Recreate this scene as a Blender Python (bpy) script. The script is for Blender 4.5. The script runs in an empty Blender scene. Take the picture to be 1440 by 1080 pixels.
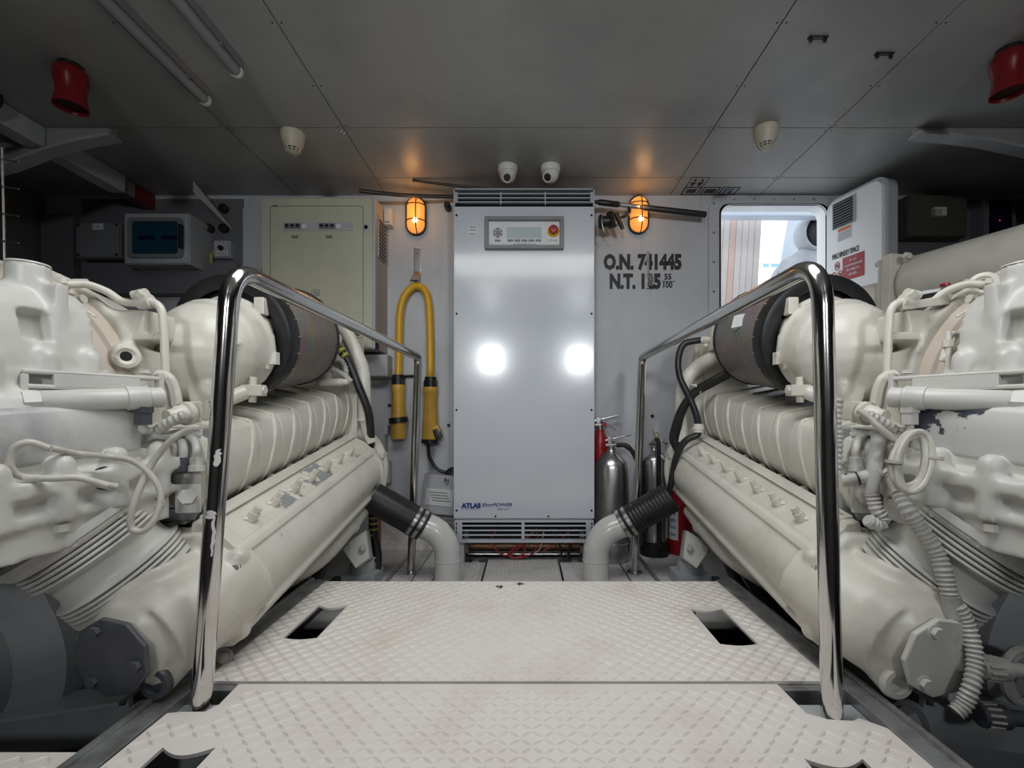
import bpy, bmesh, math, random
from mathutils import Vector, Matrix, Quaternion
random.seed(7)
sc = bpy.context.scene
C = sc.collection
PI = math.pi
# ------------------------------------------------------------------ camera, world, lights, exposure
CZ = 0.70                                  # eye height above the rear floor plates (z = 0)
cam_d = bpy.data.cameras.new('camera'); cam = bpy.data.objects.new('camera', cam_d); C.objects.link(cam)
cam.location = (0, 0, CZ); cam.rotation_euler = (PI/2, 0, 0)
cam_d.sensor_width = 36; cam_d.lens = 16.0; cam_d.clip_start = 0.02
cam_d.shift_x = -20/1440; cam_d.shift_y = 47/1440
sc.camera = cam
w = bpy.data.worlds.new('world'); sc.world = w; w.use_nodes = True
bg = w.node_tree.nodes['Background']; bg.inputs[0].default_value = (0.86, 0.93, 1.0, 1); bg.inputs[1].default_value = 1.8
def area(name, loc, rot, sx, sy, power, col=(1, 1, 1), spread=180):
    l = bpy.data.lights.new(name, 'AREA'); l.shape = 'RECTANGLE'; l.size = sx; l.size_y = sy
    l.energy = power; l.color = col; l.spread = math.radians(spread)
    o = bpy.data.objects.new(name, l); C.objects.link(o); o.location = loc; o.rotation_euler = rot
    o['kind'] = 'helper'
    return o
area('assumed_hatch_light', (0, 0.72, 1.895), (0, 0, 0), 1.2, 0.55, 13.5, (1.0, 0.985, 0.96), 172)  # added area light, set apart from the sky; its hatch is assumed, unseen
area('assumed_porthole_light', (-0.45, -1.55, 1.45), (PI/2, 0, 0), 0.21, 0.25, 3.6, (0.95, 0.98, 1), 75)  # added light in an assumed porthole behind the camera, out of view
area('assumed_porthole_light', (0.68, -1.55, 1.45), (PI/2, 0, 0), 0.21, 0.25, 3.6, (0.95, 0.98, 1), 75)  # second added light, its porthole likewise assumed and unseen
sc.view_settings.view_transform = 'Standard'; sc.view_settings.look = 'None'
sc.view_settings.gamma = 1.0; sc.view_settings.exposure = 0.0; sc.view_settings.use_curve_mapping = False

# ------------------------------------------------------------------ helpers
def V(*a): return Vector(a)
def P(x, y, D):
    "point of the room seen at photo pixel (x, y) that stands D metres ahead of the eye"
    return Vector(((x-740)/640*D, D, CZ+(587-y)/640*D))
def basis(d):
    d = Vector(d).normalized()
    u = d.cross(Vector((0, 0, 1)))
    if u.length < 1e-4: u = Vector((1, 0, 0))
    u.normalize(); return d, u, d.cross(u).normalized()
class MB:
    def __init__(s): s.v = []; s.f = []
    def add(s, vs, fs):
        n = len(s.v); s.v += [tuple(p) for p in vs]; s.f += [tuple(i+n for i in f) for f in fs]; return s
    def box(s, c, size, rot=None):
        c = Vector(c); h = Vector(size)/2; vs = []
        R = rot if rot is not None else Matrix.Identity(3)
        for x in (-1, 1):
            for y in (-1, 1):
                for z in (-1, 1): vs.append(c+R@Vector((x*h.x, y*h.y, z*h.z)))
        return s.add(vs, [(0,1,3,2),(4,6,7,5),(0,4,5,1),(2,3,7,6),(0,2,6,4),(1,5,7,3)])
    def bb(s, x0, x1, y0, y1, z0, z1):
        return s.box(((x0+x1)/2, (y0+y1)/2, (z0+z1)/2), (abs(x1-x0), abs(y1-y0), abs(z1-z0)))
    def hexa(s, a, b):
        "frustum between two quads a, b (4 points each)"
        return s.add(list(a)+list(b), [(3,2,1,0),(4,5,6,7),(0,1,5,4),(1,2,6,5),(2,3,7,6),(3,0,4,7)])
    def lathe(s, o, d, prof, n=24, caps=True, a0=0, a1=2*PI):
        "prof: (distance along d, radius)"
        o = Vector(o); d, u, w_ = basis(d); vs = []; fs = []; full = abs(a1-a0-2*PI) < 1e-6
        m = n if full else n+1
        for t, r in prof:
            for k in range(m):
                a = a0+(a1-a0)*k/n; vs.append(o+d*t+u*(r*math.cos(a))+w_*(r*math.sin(a)))
        for i in range(len(prof)-1):
            for k in range(n):
                k2 = (k+1) % m
                fs.append((i*m+k, i*m+k2, (i+1)*m+k2, (i+1)*m+k))
        if caps and full:
            fs.append(tuple(reversed(range(m)))); fs.append(tuple(range((len(prof)-1)*m, len(prof)*m)))
        return s.add(vs, fs)
    def cyl(s, a, b, r, r2=None, n=20):
        a = Vector(a); b = Vector(b); return s.lathe(a, b-a, [(0, r), ((b-a).length, r if r2 is None else r2)], n)
    def sph(s, c, r, n=16, sc_=(1, 1, 1)):
        c = Vector(c); vs = [c+Vector((0, 0, -r*sc_[2]))]; fs = []; m = n//2
        for i in range(1, m):
            t = -PI/2+PI*i/m
            for k in range(n):
                a = 2*PI*k/n; vs.append(c+Vector((r*math.cos(t)*math.cos(a)*sc_[0], r*math.cos(t)*math.sin(a)*sc_[1], r*math.sin(t)*sc_[2])))
        vs.append(c+Vector((0, 0, r*sc_[2])))
        for k in range(n):
            fs.append((0, 1+(k+1) % n, 1+k)); e = 1+(m-2)*n
            fs.append((len(vs)-1, e+k, e+(k+1) % n))
            for i in range(m-2): fs.append((1+i*n+k, 1+i*n+(k+1) % n, 1+(i+1)*n+(k+1) % n, 1+(i+1)*n+k))
        return s.add(vs, fs)
    def tube(s, pts, r, n=10, sub=6, wob=None):
        pts = smooth(pts, sub) if sub > 1 else [Vector(p) for p in pts]
        N = len(pts); vs = []; fs = []; u = None
        for i, p in enumerate(pts):
            d = (pts[min(i+1, N-1)]-pts[max(i-1, 0)]).normalized()
            if u is None: _, u, _ = basis(d)
            u = (u-d*u.dot(d)).normalized(); w_ = d.cross(u)
            rr = r(i/(N-1)) if callable(r) else r
            if wob: rr *= wob(i)
            for k in range(n):
                a = 2*PI*k/n; vs.append(p+u*(rr*math.cos(a))+w_*(rr*math.sin(a)))
        for i in range(N-1):
            for k in range(n): fs.append((i*n+k, i*n+(k+1) % n, (i+1)*n+(k+1) % n, (i+1)*n+k))
        fs.append(tuple(reversed(range(n)))); fs.append(tuple(range((N-1)*n, N*n)))
        return s.add(vs, fs)
    def corr(s, pts, r, pitch=0.008, depth=0.14, n=10):
        "corrugated conduit"
        q = smooth(pts, 24); L = 0; out = [q[0]]
        for a, b in zip(q, q[1:]):
            L += (b-a).length
            if L >= pitch/2: out.append(b); L = 0
        return s.tube(out, r, n, 1, wob=lambda i: 1+depth*(1 if i % 2 else -1))
    def prism(s, poly, a, b, mp):
        "poly: 2D ring, mp(u, v, t) -> point, t from a to b"
        n = len(poly); vs = [mp(u, v, a) for u, v in poly]+[mp(u, v, b) for u, v in poly]
        fs = [(i, (i+1) % n, n+(i+1) % n, n+i) for i in range(n)]+[tuple(reversed(range(n))), tuple(range(n, 2*n))]
        return s.add(vs, fs)
    def hexnut(s, a, b, r): return s.cyl(a, b, r, n=6)
    def bolt(s, p, d, r=0.008, h=0.007, washer=True):
        p = Vector(p); d = Vector(d).normalized()
        if washer: s.cyl(p, p+d*0.002, r*1.45, n=12)
        return s.cyl(p, p+d*h, r, n=6)
    def mesh(s, name='m'):
        me = bpy.data.meshes.new(name); me.from_pydata(s.v, [], s.f); me.update(); return me
def smooth(pts, sub):
    p = [Vector(q) for q in pts]
    if len(p) < 3: return [p[0].lerp(p[-1], i/sub) for i in range(sub+1)]
    p = [p[0]*2-p[1]]+p+[p[-1]*2-p[-2]]; out = []
    for i in range(1, len(p)-2):
        for k in range(sub):
            t = k/sub; a, b, c, d = p[i-1:i+3]
            out.append(0.5*((2*b)+(c-a)*t+(2*a-5*b+4*c-d)*t*t+(3*b-a-3*c+d)*t**3))
    out.append(p[-2]); return out
def fixnormals(me):
    bm = bmesh.new(); bm.from_mesh(me); bmesh.ops.recalc_face_normals(bm, faces=bm.faces); bm.to_mesh(me); bm.free()
def obj(name, mb, mat_, parent=None, bev=0, seg=2, ang=40, kind=None, recalc=True):
    me = mb.mesh(name) if isinstance(mb, MB) else mb
    if isinstance(mb, MB) and (recalc or bev):
        bm = bmesh.new(); bm.from_mesh(me)
        bmesh.ops.recalc_face_normals(bm, faces=bm.faces)
        if bev:
            es = [e for e in bm.edges if len(e.link_faces) == 2 and e.calc_face_angle(0) > math.radians(35)]
            bmesh.ops.bevel(bm, geom=es, offset=bev, offset_type='OFFSET', segments=seg, profile=0.5, affect='EDGES', clamp_overlap=True)
        bm.to_mesh(me); bm.free()
    me.polygons.foreach_set('use_smooth', [True]*len(me.polygons))
    me.set_sharp_from_angle(angle=math.radians(ang))
    if mat_ is not None and not me.materials: me.materials.append(mat_)
    o = bpy.data.objects.new(name, me); C.objects.link(o)
    if bev:
        wn = o.modifiers.new('wn', 'WEIGHTED_NORMAL'); wn.keep_sharp = True; wn.weight = 100
    if parent is not None: adopt(o, parent)
    if kind: o['kind'] = kind
    return o
WORLD = {}
def adopt(o, parent):
    o.parent = parent
    b = WORLD.get(parent.name, Vector((0, 0, 0)))
    o.matrix_parent_inverse = Matrix.Translation(-b)
def cast(name, mb, mat_, parent, vox=0.008, it=4, sub=None, ang=60):
    "one casting: overlapping solids fused and smoothed into a single skin"
    me = mb.mesh('tmp'); fixnormals(me)
    t = bpy.data.objects.new('tmp', me); C.objects.link(t)
    t2 = None
    m = t.modifiers.new('r', 'REMESH'); m.mode = 'VOXEL'; m.voxel_size = vox
    if sub is not None:
        me2 = sub.mesh('tmp2'); fixnormals(me2); t2 = bpy.data.objects.new('tmp2', me2); C.objects.link(t2)
        b = t.modifiers.new('b', 'BOOLEAN'); b.operation = 'DIFFERENCE'; b.object = t2; b.solver = 'EXACT'
        m2 = t.modifiers.new('r2', 'REMESH'); m2.mode = 'VOXEL'; m2.voxel_size = vox
    sm = t.modifiers.new('s', 'SMOOTH'); sm.iterations = it; sm.factor = 0.6
    dg = bpy.context.evaluated_depsgraph_get()
    me = bpy.data.meshes.new_from_object(t.evaluated_get(dg))
    bpy.data.objects.remove(t)
    if t2: bpy.data.objects.remove(t2)
    me.name = name; me.materials.clear()
    return obj(name, me, mat_, parent, ang=ang)
def thing(name, label, cat, loc=(0, 0, 0), group=None):
    o = bpy.data.objects.new(name, None); C.objects.link(o); o.location = loc; o.empty_display_size = 0.05
    WORLD[o.name] = Vector(loc)
    return tag(o, label, cat, group)
def tag(o, label, cat, group=None):
    o['label'] = label; o['category'] = cat
    if group: o['group'] = group
    return o
def struct(o): o['kind'] = 'structure'; return o
def text(name, s, mat_, parent, loc, size, rot=(PI/2, 0, 0), ax='LEFT', sx=1.0, bold=0.0, shear=0.0, depth=0.0006, M=None):
    cu = bpy.data.curves.new(name, 'FONT'); cu.body = s; cu.size = size; cu.align_x = ax; cu.offset = bold; cu.shear = shear
    cu.extrude = depth; cu.resolution_u = 2; cu.space_character = 1.0
    t = bpy.data.objects.new('tmp', cu); C.objects.link(t)
    dg = bpy.context.evaluated_depsgraph_get(); me = bpy.data.meshes.new_from_object(t.evaluated_get(dg))
    bpy.data.objects.remove(t)
    R = Matrix.Translation(loc) @ (M if M is not None else Matrix.Rotation(rot[2], 4, 'Z') @ Matrix.Rotation(rot[0], 4, 'X')) @ Matrix.Diagonal((sx, 1, 1, 1))
    me.transform(R); me.materials.clear()
    return obj(name, me, mat_, parent)

# ------------------------------------------------------------------ materials
def mat(name, col, rough=0.5, metal=0.0, dirt=None, dscale=6.0, damt=0.5, lo=0.45, hi=0.7, bump=0.0, bscale=60, peel=None, pscale=9, plo=0.58, coat=0.0, streak=None, rvar=0.0):
    m = bpy.data.materials.new(name); m.use_nodes = True; nt = m.node_tree; N = nt.nodes; L = nt.links
    b = N['Principled BSDF']; b.inputs['Base Color'].default_value = (*col, 1); b.inputs['Roughness'].default_value = rough
    b.inputs['Metallic'].default_value = metal
    if coat: b.inputs['Coat Weight'].default_value = coat; b.inputs['Coat Roughness'].default_value = 0.08
    tc = N.new('ShaderNodeTexCoord'); out = None
    def noise(scale, detail=5, rough_=0.6, vec=None):
        n = N.new('ShaderNodeTexNoise'); n.inputs['Scale'].default_value = scale; n.inputs['Detail'].default_value = detail; n.inputs['Roughness'].default_value = rough_
        L.new(vec if vec is not None else tc.outputs['Object'], n.inputs['Vector']); return n.outputs['Fac']
    def ramp(fac, a, b_):
        r = N.new('ShaderNodeMapRange'); r.inputs['From Min'].default_value = a; r.inputs['From Max'].default_value = b_
        L.new(fac, r.inputs['Value']); return r.outputs['Result']
    def mix(fac, a, bcol):
        x = N.new('ShaderNodeMix'); x.data_type = 'RGBA'; L.new(fac, x.inputs['Factor'])
        if isinstance(a, tuple): x.inputs['A'].default_value = (*a, 1)
        else: L.new(a, x.inputs['A'])
        x.inputs['B'].default_value = (*bcol, 1); return x.outputs['Result']
    cur = col
    if dirt is not None:
        f = ramp(noise(dscale), lo, hi); mm = N.new('ShaderNodeMath'); mm.operation = 'MULTIPLY'; mm.inputs[1].default_value = damt; L.new(f, mm.inputs[0])
        cur = mix(mm.outputs[0], cur, dirt)
    if streak is not None:
        mp = N.new('ShaderNodeMapping'); mp.inputs['Scale'].default_value = (22, 22, 1.6); L.new(tc.outputs['Object'], mp.inputs['Vector'])
        f = ramp(noise(1.0, 4, 0.6, mp.outputs['Vector']), 0.5, 0.78); mm = N.new('ShaderNodeMath'); mm.operation = 'MULTIPLY'; mm.inputs[1].default_value = 0.45; L.new(f, mm.inputs[0])
        cur = mix(mm.outputs[0], cur, streak)
    if peel is not None:
        f = ramp(noise(pscale, 8, 0.62), plo, plo+0.012); cur = mix(f, cur, peel)
    if not isinstance(cur, tuple): L.new(cur, b.inputs['Base Color'])
    if rvar:
        r = N.new('ShaderNodeMapRange'); r.inputs['To Min'].default_value = max(0.02, rough-rvar); r.inputs['To Max'].default_value = rough+rvar
        L.new(noise(dscale*1.7), r.inputs['Value']); L.new(r.outputs['Result'], b.inputs['Roughness'])
    if bump:
        bn = N.new('ShaderNodeBump'); bn.inputs['Strength'].default_value = bump; bn.inputs['Distance'].default_value = 0.002
        L.new(noise(bscale, 3), bn.inputs['Height']); L.new(bn.outputs['Normal'], b.inputs['Normal'])
    return m
def emit(name, col, strength):
    m = bpy.data.materials.new(name); m.use_nodes = True; b = m.node_tree.nodes['Principled BSDF']
    b.inputs['Base Color'].default_value = (*col, 1); b.inputs['Emission Color'].default_value = (*col, 1); b.inputs['Emission Strength'].default_value = strength
    return m
paint = mat('engine_paint', (0.69, 0.67, 0.60), 0.34, 0, (0.40, 0.37, 0.31), 7, 0.5, 0.5, 0.78, 0.10, 35, rvar=0.1)
paint_w = mat('gearbox_paint', (0.65, 0.645, 0.61), 0.38, 0, (0.38, 0.37, 0.35), 7, 0.5, 0.5, 0.75, 0.15, 30, rvar=0.1)
paint_worn = mat('worn_gearbox_paint', (0.66, 0.66, 0.64), 0.40, 0, (0.42, 0.42, 0.42), 5, 0.5, 0.45, 0.7, 0.15, 30, peel=(0.055, 0.062, 0.085), pscale=5.2, plo=0.515)
paint_worn_l = mat('smudged_gearbox_paint', (0.62, 0.62, 0.60), 0.40, 0, (0.13, 0.14, 0.17), 3.2, 0.85, 0.50, 0.66, 0.15, 30)
paint_peel = mat('peeling_engine_paint', (0.73, 0.71, 0.62), 0.38, 0, (0.5, 0.47, 0.4), 6, 0.4, 0.5, 0.75, 0.1, 35, peel=(0.30, 0.31, 0.33), pscale=7, plo=0.555)
paint_peel2 = mat('chipped_engine_paint', (0.72, 0.70, 0.63), 0.36, 0, (0.46, 0.43, 0.37), 5, 0.45, 0.5, 0.75, 0.1, 35, peel=(0.32, 0.32, 0.34), pscale=6, plo=0.665)
rust_p = mat('rust_stained_paint', (0.70, 0.68, 0.62), 0.45, 0, (0.25, 0.11, 0.05), 14, 0.9, 0.60, 0.74, 0.15, 40)
tan = mat('clutch_ring_paint', (0.62, 0.55, 0.47), 0.5, 0, (0.35, 0.27, 0.22), 8, 0.5, 0.5, 0.75)
pdark = mat('dark_grey_paint', (0.075, 0.082, 0.095), 0.42, 0, (0.16, 0.17, 0.18), 9, 0.4, 0.55, 0.75, 0.1, 60)
pgrey = mat('grey_bed_paint', (0.40, 0.42, 0.44), 0.38, 0, (0.2, 0.21, 0.22), 6, 0.6, 0.45, 0.7, 0.1, 60)
fitting = mat('fitting_metal', (0.36, 0.35, 0.33), 0.38, 0.6, (0.15, 0.12, 0.1), 30, 0.5)
wallm = mat('wall_paint', (0.52, 0.54, 0.57), 0.48, 0, (0.36, 0.37, 0.39), 3, 0.5, 0.45, 0.75, 0.1, 18, streak=(0.40, 0.41, 0.42))
wall_side_shade = mat('side_wall_and_shade_paint', (0.15, 0.153, 0.165), 0.6, 0, (0.12, 0.12, 0.13), 3, 0.5)  # side wall grey, also used for the shade sheets on the bulkhead
ceilm = mat('ceiling_paint', (0.40, 0.40, 0.39), 0.34, 0, (0.22, 0.22, 0.22), 2.2, 0.6, 0.42, 0.7, 0.05, 12, rvar=0.08)
seam_dark = mat('dark_joint_backing', (0.02, 0.02, 0.02), 0.8)  # near-black backing seen in the panel and plank joints
tread_m = mat('worn_tread_plate', (0.75, 0.71, 0.67), 0.46, 0, (0.55, 0.47, 0.40), 5, 0.5, 0.5, 0.75, 0.25, 45, rvar=0.1)
tread_g = mat('grey_tread_plate', (0.50, 0.49, 0.48), 0.45, 0, (0.33, 0.32, 0.31), 6, 0.5, 0.45, 0.7, 0.2, 45)
framem = mat('aluminium_angle', (0.42, 0.43, 0.44), 0.38, 0.7, (0.16, 0.16, 0.15), 16, 0.7, 0.45, 0.65, 0.1, 60)
bilge = mat('bilge_dark', (0.022, 0.023, 0.025), 0.5, 0, (0.06, 0.06, 0.06), 5, 0.5)
chrome = mat('polished_stainless', (0.66, 0.65, 0.63), 0.13, 1.0, (0.42, 0.37, 0.31), 7, 0.4, 0.5, 0.8, rvar=0.05)
steel = mat('brushed_steel', (0.58, 0.58, 0.58), 0.28, 1.0, (0.36, 0.36, 0.36), 12, 0.5)
rubber = mat('black_rubber', (0.012, 0.012, 0.013), 0.42, 0, (0.03, 0.03, 0.03), 20, 0.5, bump=0.1, bscale=80)
blackp = mat('black_plastic', (0.016, 0.016, 0.018), 0.35)
darkgap = mat('dark_interior', (0.008, 0.008, 0.008), 0.8)
redp = mat('red_enamel', (0.33, 0.012, 0.018), 0.3, 0, (0.2, 0.01, 0.012), 9, 0.4)
red_sign = mat('red_sign', (0.36, 0.035, 0.045), 0.4)
yellow = mat('yellow_cable_jacket', (0.72, 0.40, 0.015), 0.38, 0, (0.45, 0.23, 0.02), 14, 0.4)
yellow_b = mat('yellow_plug_shell', (0.62, 0.36, 0.05), 0.42, 0, (0.38, 0.2, 0.05), 16, 0.45)
conv = mat('cabinet_enamel', (0.55, 0.585, 0.63), 0.17, 0, (0.49, 0.52, 0.56), 3, 0.5, rvar=0.05, coat=0.4)
conv_f = mat('cabinet_frame_enamel', (0.46, 0.49, 0.53), 0.35, 0, (0.33, 0.35, 0.38), 8, 0.4)
cream = mat('cream_enamel', (0.53, 0.53, 0.40), 0.42, 0, (0.40, 0.40, 0.31), 3, 0.5, streak=(0.42, 0.42, 0.33))
cream_s = mat('cabinet_side_enamel', (0.40, 0.36, 0.34), 0.5)
plast = mat('grey_plastic', (0.42, 0.43, 0.45), 0.45, 0, (0.3, 0.3, 0.32), 8, 0.4)
plast_d = mat('dark_grey_plastic', (0.20, 0.205, 0.215), 0.5, 0, (0.13, 0.13, 0.14), 8, 0.4)
white_p = mat('white_plastic', (0.66, 0.65, 0.60), 0.4, 0, (0.48, 0.46, 0.42), 10, 0.4)
detect = mat('detector_ivory', (0.56, 0.51, 0.42), 0.45, 0, (0.4, 0.36, 0.28), 10, 0.4)
teal = mat('tinted_window', (0.008, 0.05, 0.075), 0.12, 0, coat=0.5)
navy_glass = mat('dark_blue_window', (0.006, 0.010, 0.035), 0.15)
ink = mat('black_lettering', (0.012, 0.013, 0.016), 0.5)
ink_g = mat('faded_lettering', (0.16, 0.18, 0.16), 0.5)
navy = mat('navy_lettering', (0.01, 0.035, 0.17), 0.4)
lblue = mat('pale_blue_lettering', (0.22, 0.33, 0.48), 0.4)
whitet = mat('white_lettering', (0.75, 0.72, 0.72), 0.5)
lcd = mat('lcd_glass', (0.44, 0.52, 0.54), 0.15, coat=0.3)
label_m = mat('paper_label', (0.66, 0.67, 0.68), 0.55, 0, (0.5, 0.5, 0.5), 30, 0.4)
orange_l = mat('orange_print', (0.70, 0.13, 0.04), 0.5)
pipe_g = mat('grey_pipe_enamel', (0.55, 0.55, 0.53), 0.25, 0, (0.42, 0.42, 0.40), 7, 0.4, coat=0.3)
cableb = mat('black_cable', (0.015, 0.015, 0.016), 0.35)
cablew = mat('painted_cable', (0.62, 0.60, 0.54), 0.45, 0, (0.32, 0.30, 0.26), 14, 0.6)
conduit = mat('painted_conduit', (0.52, 0.51, 0.48), 0.45, 0, (0.28, 0.27, 0.25), 12, 0.6)
wire_red = mat('red_wire', (0.45, 0.03, 0.04), 0.4)
wire_y = mat('yellow_loom', (0.40, 0.36, 0.06), 0.5)
copper = mat('copper_pipe', (0.40, 0.22, 0.13), 0.4, 0.6)
orange_hose = mat('rust_red_panel', (0.28, 0.07, 0.03), 0.5)
suit = mat('white_coverall_fabric', (0.46, 0.475, 0.50), 0.75, 0, (0.26, 0.28, 0.31), 9, 0.5, bump=0.6, bscale=14)
hood_shade = mat('hood_shade_black', (0.02, 0.02, 0.025), 0.6)
plank_m = mat('weathered_plank', (0.62, 0.57, 0.54), 0.7, 0, (0.5, 0.45, 0.42), 5, 0.5, streak=(0.48, 0.44, 0.42))
plank_p = mat('pinkish_plank', (0.62, 0.45, 0.38), 0.7, 0, (0.52, 0.36, 0.3), 5, 0.5)
gel = mat('white_gelcoat', (0.82, 0.83, 0.84), 0.3)
gel_b = mat('bluish_gelcoat', (0.56, 0.62, 0.70), 0.35)
cyan_w = mat('pale_cyan_glass', (0.30, 0.52, 0.58), 0.2)
amber = emit('glowing_amber_glass', (1.0, 0.36, 0.07), 0.75)
bulb = emit('lamp_filament_glow', (1.0, 0.62, 0.25), 14)
tube_h = mat('tube_housing_grey', (0.16, 0.16, 0.165), 0.4)
beige_d = mat('dark_beige_panel', (0.085, 0.08, 0.062), 0.5)
sound_red = mat('deep_red_enamel', (0.20, 0.008, 0.012), 0.28)
white_led = mat('clear_tube_cover', (0.26, 0.265, 0.275), 0.25, 0, (0.30, 0.30, 0.31), 40, 0.5)
def mesh_mat():
    m = bpy.data.materials.new('woven_wire_mesh'); m.use_nodes = True; nt = m.node_tree; N = nt.nodes; L = nt.links
    b = N['Principled BSDF']; b.inputs['Roughness'].default_value = 0.45; b.inputs['Metallic'].default_value = 0.4
    uv = N.new('ShaderNodeUVMap'); uv.uv_map = 'UVMap'
    mp = N.new('ShaderNodeMapping'); mp.inputs['Scale'].default_value = (1, 1, 1); L.new(uv.outputs['UV'], mp.inputs['Vector'])
    br = N.new('ShaderNodeTexBrick'); br.inputs['Scale'].default_value = 1.0; br.inputs['Mortar Size'].default_value = 0.16; br.inputs['Mortar Smooth'].default_value = 0.4
    br.inputs['Brick Width'].default_value = 1.0; br.inputs['Row Height'].default_value = 0.7
    br.inputs['Color1'].default_value = (0.045, 0.022, 0.014, 1); br.inputs['Color2'].default_value = (0.075, 0.038, 0.024, 1); br.inputs['Mortar'].default_value = (0.62, 0.58, 0.54, 1)
    L.new(mp.outputs['Vector'], br.inputs['Vector'])
    tc = N.new('ShaderNodeTexCoord'); n = N.new('ShaderNodeTexNoise'); n.inputs['Scale'].default_value = 14; L.new(tc.outputs['Object'], n.inputs['Vector'])
    x = N.new('ShaderNodeMix'); x.data_type = 'RGBA'; x.blend_type = 'MULTIPLY'; x.inputs['Factor'].default_value = 0.6
    L.new(br.outputs['Color'], x.inputs['A']); L.new(n.outputs['Color'], x.inputs['B']); L.new(x.outputs['Result'], b.inputs['Base Color'])
    bn = N.new('ShaderNodeBump'); bn.inputs['Strength'].default_value = 0.7; bn.inputs['Distance'].default_value = 0.002
    L.new(br.outputs['Fac'], bn.inputs['Height']); L.new(bn.outputs['Normal'], b.inputs['Normal'])
    return m
wiremesh = mesh_mat()
# ------------------------------------------------------------------ the setting
CEIL = 1.88; YB = 2.42; XL = -2.55; XR = 2.85; YR = -1.6
OX0, OX1, OZ0, OZ1 = 1.02, 1.60, 0.80, 1.83            # doorway in the back bulkhead
fl = struct(obj('floor', MB().bb(XL-.1, XR+.1, YR-.1, YB+.06, -0.5, -0.45), bilge))
def tread(name, parent, x0, x1, y0, y1, z, pitch, mat_, holes=(), vert=False, h=0.0022):
    "raised chequer pattern of a tread plate: hundreds of low lozenges"
    m = MB(); L = pitch*0.46; Wd = pitch*0.15; ny = int((y1-y0)/(pitch*.72)); nx = int((x1-x0)/(pitch*.72))
    for j in range(ny+1):
        for i in range(nx+1):
            x = x0+.006+i*pitch*.72; y = y0+.006+j*pitch*.72
            if x > x1-.01 or y > y1-.01: continue
            if any(a-.012 < x < b+.012 and c-.012 < y < d+.012 for a, b, c, d in holes): continue
            s_ = 1 if (i+j) % 2 else -1
            dx, dy = L*math.cos(.62), s_*L*math.sin(.62); nx_, ny_ = -dy/L*Wd, dx/L*Wd
            vs = [(x-dx, y-dy), (x+nx_, y+ny_), (x+dx, y+dy), (x-nx_, y-ny_), (x-dx*.5, y-dy*.5), (x+dx*.5, y+dy*.5)]
            zz = [0, 0, 0, 0, h, h]
            pts = [(p[0], p[1], z+q) if not vert else (p[0], z-q, p[1]) for p, q in zip(vs, zz)]
            m.add(pts, [(0, 1, 5, 4), (1, 2, 5), (2, 3, 5), (3, 0, 4, 5)] if False else [(0, 3, 5, 4), (3, 2, 5), (2, 1, 5), (1, 0, 4, 5)])
    return obj(name, m, mat_, parent, kind='stuff', ang=25)
# rear floor plates at z = 0, each a plate of its own with a dark joint between
for x0, x1, yb in ((-1.05, -.605, 2.41), (-.585, -.495, 2.41), (-.488, -.405, 2.41), (-.398, -.195, 2.2), (-.186, .155, 2.25), (.164, .345, 2.2), (.352, .445, 2.41), (.452, .555, 2.41), (.575, 1.15, 2.41)):
    pl = obj('floor_plate', MB().bb(x0, x1, 1.52, yb, -.008, 0), tread_g, fl, bev=.001, seg=1)
    tread('tread_relief', pl, x0, x1, 1.80, yb, 0, .026, tread_g, h=.0026)
for x0, x1 in ((-.603, -.587), (.557, .573)):
    obj('joint_bar', MB().bb(x0, x1, 1.52, 2.41, -.03, .004), framem, fl)
for x in (-.245, .235):
    m = MB().bb(x-.016, x+.016, 2.2, 2.235, -.004, .004); m.cyl((x, 2.218, .004), (x, 2.218, .006), .005, n=8)
    obj('plate_tab', m, framem, fl)
obj('floor_bearer', MB().bb(-1.05, 1.15, 1.84, 1.88, -.09, -.008), framem, fl)
obj('floor_bearer', MB().bb(-1.05, 1.15, 2.34, 2.38, -.09, -.008), framem, fl)

m = MB(); t = .04
m.bb(XL-.1, OX0, YB, YB+t, -.5, 1.95).bb(OX1, XR+.1, YB, YB+t, -.5, 1.95).bb(OX0, OX1, YB, YB+t, -.5, OZ0).bb(OX0, OX1, YB, YB+t, OZ1, 1.95)
wb = struct(obj('wall_back', m, wallm))
def wpan(x0, x1, z0, z1, th, mt=wall_side_shade, y=None):
    return obj('wall_panel_and_shade_sheet', MB().bb(x0, x1, YB-th, YB, z0, z1), mt, wb, bev=.004)
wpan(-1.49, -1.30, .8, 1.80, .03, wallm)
wpan(-2.30, -1.50, 1.34, 1.50, .07, wall_side_shade)
wpan(-2.53, -2.36, .6, 1.76, .05, wall_side_shade)
wpan(-2.36, -1.50, 1.51, 1.86, .006, wall_side_shade)  # added dark sheet: dimness of the port end put into its colour
wpan(2.05, 2.84, 1.30, 1.50, .05, wall_side_shade)
wpan(1.75, 2.84, 1.505, 1.86, .006, wall_side_shade)  # starboard counterpart: dark sheet standing in for weak light there
kp = obj('kick_plate', MB().bb(-.80, -.345, YB-.012, YB, 0, .15), tread_m, wb)
tread('tread_relief', kp, -.80, -.345, 0, .15, YB-.012, .04, tread_m, vert=True)
struct(obj('wall_left', MB().bb(XL-.05, XL, YR, YB, -.5, 1.95), wall_side_shade))
struct(obj('wall_right', MB().bb(XR, XR+.05, YR, YB, -.5, 1.95), wall_side_shade))
m = MB(); zz0, zz1 = 1.30, 1.60; xs = [XL-.1, -.58, -.32, .55, .81, XR+.1]  # leaves two assumed porthole openings, out of view, where the added lights stand
m.bb(XL-.1, XR+.1, YR-.05, YR, -.5, zz0).bb(XL-.1, XR+.1, YR-.05, YR, zz1, 1.95)
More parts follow.
